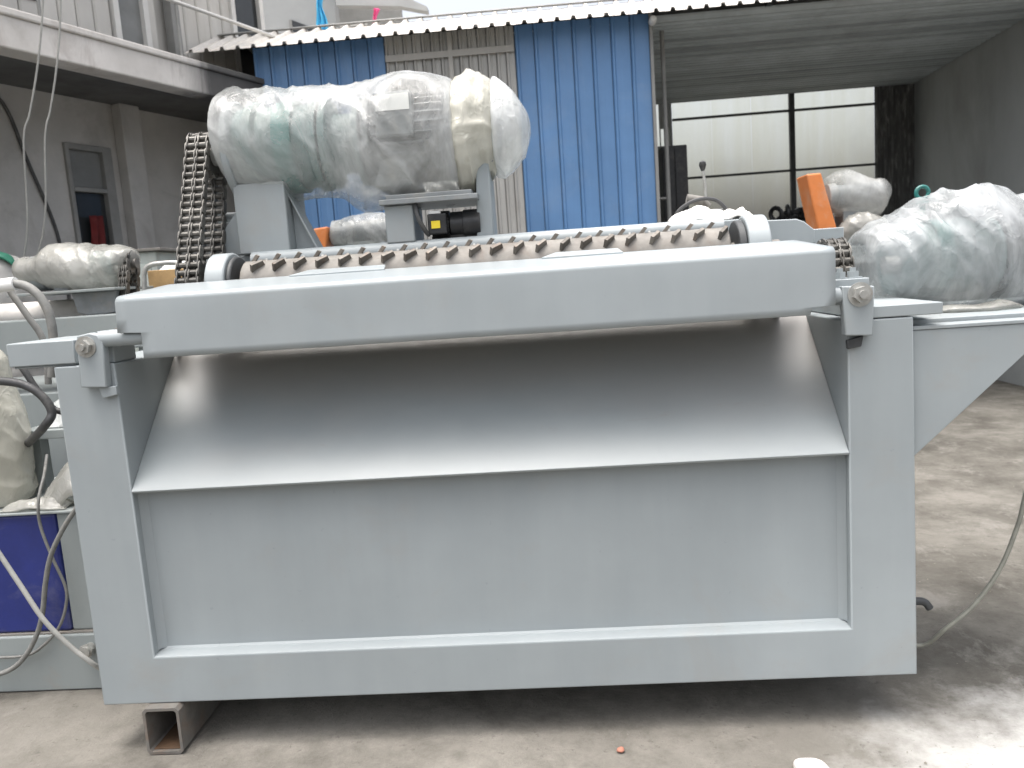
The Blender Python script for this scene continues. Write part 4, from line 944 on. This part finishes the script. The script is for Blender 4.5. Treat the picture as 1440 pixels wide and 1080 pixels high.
# ================================================================== machines with orange belt guards
def guarded(Y, guard, motor, label, lower=None, grp='machines with orange belt guards'):
    gx = [at(px, py, 'y', Y) for px, py in guard]; cx_ = sum(q.x for q in gx) / 4
    t = thing('belt_drive_machine', (cx_ + .3, Y + .3, GZ), label, 'machine', grp)
    MB().prism([(q.x, q.z) for q in gx], 'y', Y - .05, Y + .22).build('belt_guard', 'orange', t, smooth=False, bevel=.012)
    zb = min(q.z for q in gx)
    zb = zb - .03
    MB().box(cx_ - .35, cx_ + .62, Y - .1, Y + .7, zb - .14, zb).build('bed', 'paint_b', t, smooth=False, bevel=.01)
    for xx in (cx_ - .33, cx_ + .48):
        for yy in (Y - .08, Y + .56): MB().box(xx, xx + .12, yy, yy + .12, GZ, zb - .14).build('leg', 'paint_b', t, smooth=False, bevel=.006)
    MB().box(cx_ - .28, cx_ + .58, Y, Y + .5, .35, zb - .15).build('housing', 'paint_b', t, smooth=False, bevel=.01)
    film_px('plastic_wrap', motor, Y + .1, .15, t, 'film', seed=len(label), amp=.9, nu=80, nv=60)
    sx = [at(q[0], (q[1] + q[2]) / 2, 'y', Y + .1) for q in motor]; zc = (at(motor[len(motor) // 2][0], (motor[len(motor) // 2][1] + motor[len(motor) // 2][2]) / 2, 'y', Y + .1)).z
    L = sx[-1].x - sx[0].x; hh = abs(at(motor[len(motor) // 2][0], motor[len(motor) // 2][1], 'y', Y + .1).z - zc)
    MB().lathe([(sx[0].x + .03, .03), (sx[0].x + .035, hh * .7), (sx[0].x + L * .18, hh * .75), (sx[0].x + L * .2, hh * .62), (sx[0].x + L * .7, hh * .62), (sx[0].x + L * .72, hh * .7), (sx[0].x + L * .86, hh * .6), (sx[0].x + L * .88, .03)], (Y + .1, zc), 28).build('motor_body', 'motorgrey', t)
    MB().box(sx[0].x + L * .25, sx[0].x + L * .6, Y, Y + .2, zb, zc - hh * .55).build('motor_foot', 'motorgrey', t, smooth=False)
    if lower:
        film_px('lower_wrap', lower, Y + .02, .13, t, 'film_old', seed=len(label) + 3, amp=.9, nu=60, nv=50)
    return t
guarded(4.0, [(1131, 246), (1152, 244), (1180, 342), (1152, 342)], [(1156, 290, 296, .3), (1157, 270, 300, .6), (1162, 250, 303, .9), (1175, 242, 305, 1), (1195, 240, 305, 1), (1215, 247, 304, .95), (1228, 252, 303, .9), (1236, 250, 302, .85), (1244, 252, 290, .6), (1251, 260, 276, .3)],
        'machine with tall leaning orange belt guard and wrapped motor before the bright shed sheets', [(1180, 318, 336, .4), (1190, 306, 340, .8), (1205, 300, 341, 1), (1225, 301, 341, 1), (1243, 306, 338, .8), (1250, 318, 330, .3)])
guarded(4.0, [(443, 322), (463, 319), (460, 350), (439, 352)], [(464, 325, 340, .4), (468, 318, 346, .7), (480, 310, 350, .9), (500, 303, 351, 1), (520, 299, 351, 1), (540, 301, 350, .95), (560, 306, 349, .8), (575, 318, 340, .4)],
        'machine with low upright orange belt guard and wrapped motor before the blue wall')

# dark machine parts far on the right of the yard
dk = thing('steel_bin', (6.45, 8.3, GZ), 'dark steel bin standing on the yard floor at the shed side wall', 'bin')
p = at(1425, 512, 'z', GZ)
dk.location = (p.x + .5, p.y, GZ); ORG[dk.name] = Vector(dk.location)
MB().prism([(p.x - .02, GZ + .08), (p.x + 1.0, GZ + .08), (p.x + 1.05, .7), (p.x - .07, .7)], 'y', p.y, p.y + .6).build('body', 'dark_steel', dk, smooth=False, bevel=.01)
MB().box(p.x - .09, p.x + 1.07, p.y - .02, p.y + .62, .7, .74).build('rim', 'dark_steel', dk, smooth=False, bevel=.006)
for xx in (p.x + .05, p.x + .88):
    MB().box(xx, xx + .08, p.y + .05, p.y + .55, GZ, GZ + .08).build('skid', 'dark_steel', dk, smooth=False)

# ================================================================== litter on the ground
p = at(873, 1057, 'z', GZ)
def stone_mb(c, r, seed):
    b = MB(); n1, n2 = 7, 9; off = Vector((seed * 5.1, seed * 2.2, 1))
    b.v = []
    for i in range(n1):
        ph = math.pi * i / (n1 - 1)
        for j in range(n2):
            th = 2 * math.pi * j / n2; d = Vector((math.sin(ph) * math.cos(th), math.sin(ph) * math.sin(th), math.cos(ph) * .6))
            b.v.append(tuple(Vector(c) + d * r * (1 + .4 * noise.noise(d * 1.6 + off))))
    b.f = [(i * n2 + j, (i + 1) * n2 + j, (i + 1) * n2 + (j + 1) % n2, i * n2 + (j + 1) % n2) for i in range(n1 - 1) for j in range(n2)]
    return b
tag(stone_mb((p.x, p.y, GZ + .007), .013, 1).build('stone', 'redstone'), 'small reddish stone on the concrete before the machine', 'stone')
b = MB(); rr = random.Random(11)
for k in range(520):
    x = rr.uniform(-2.0, 3.2); y = rr.uniform(-.75, .0) if x < 1.45 else rr.uniform(-.7, 4)
    r_ = rr.uniform(.0014, .0042) * (1.9 if rr.random() < .06 else 1); q = stone_mb((0, 0, 0), r_, k)
    k0 = len(b.v); o = Vector((x, y, GZ - .002 + r_ * .3))
    # a low-poly chip
    vs = [o + Vector((rr.uniform(.6, 1) * r_ * math.cos(a * 1.2566), rr.uniform(.6, 1) * r_ * math.sin(a * 1.2566), -r_ * .2)) for a in range(5)] + [o + Vector((0, 0, r_ * .7))]
    b.add(vs, [(0, 1, 5), (1, 2, 5), (2, 3, 5), (3, 4, 5), (4, 0, 5)])
o = b.build('grit', 'stone', smooth=False, org=(0, 0, GZ)); o['kind'] = 'stuff'; o['label'] = 'fine grit and chips scattered over the concrete yard'; o['category'] = 'grit'

# the white shoe whose toe shows at the foot of the picture
tp = at(1128, 1058, 'z', GZ + .06)
so = thing('white_shoe', (tp.x, tp.y - .16, GZ), 'white leather shoe on the ground, toe pointing at the machine', 'shoe')
b = MB(); n1, n2 = 22, 24
for i in range(n1):
    f = i / (n1 - 1); y = tp.y + .012 - f * .29
    wd_ = .047 * min(1, (math.sin(min(1, f * 4.2) * math.pi / 2)) ** .6) * (1 - .22 * math.sin(min(1, max(0, f - .35) / .4) * math.pi)) * (1 if f < .9 else (1 - ((f - .9) / .1) ** 2 * .5))
    hh = .052 * min(1, math.sin(min(1, f * 3.5) * math.pi / 2) ** .7) + .045 * max(0, f - .25) / .75
    for j in range(n2):
        th = 2 * math.pi * j / n2; cs, sn = math.cos(th), math.sin(th)
        b.v.append((tp.x + wd_ * math.copysign(abs(cs) ** .7, cs) + .012 * math.sin(f * 3), y, GZ + .020 + hh / 2 + hh / 2 * math.copysign(abs(sn) ** .8, sn)))
b.f = [(i * n2 + j, (i + 1) * n2 + j, (i + 1) * n2 + (j + 1) % n2, i * n2 + (j + 1) % n2) for i in range(n1 - 1) for j in range(n2)] + [tuple(range(n2)), tuple(range(n1 * n2 - 1, (n1 - 1) * n2 - 1, -1))]
b.build('upper', 'shoe', so, angle=70)
pl = []
for i in range(40):
    t = 2 * math.pi * i / 40; yy = math.sin(t)
    pl.append((tp.x + .052 * math.copysign(abs(math.cos(t)) ** .75, math.cos(t)) * (1 if yy > -.2 else .88) + .006, tp.y - .13 + .15 * yy))
MB().prism(pl, 'z', GZ, GZ + .022).build('sole', 'shoe', so, angle=50, bevel=.003)
MB().box(tp.x - .022, tp.x + .03, tp.y - .15, tp.y - .08, GZ + .070, GZ + .078).build('tongue', 'shoe', so, smooth=False, bevel=.003)
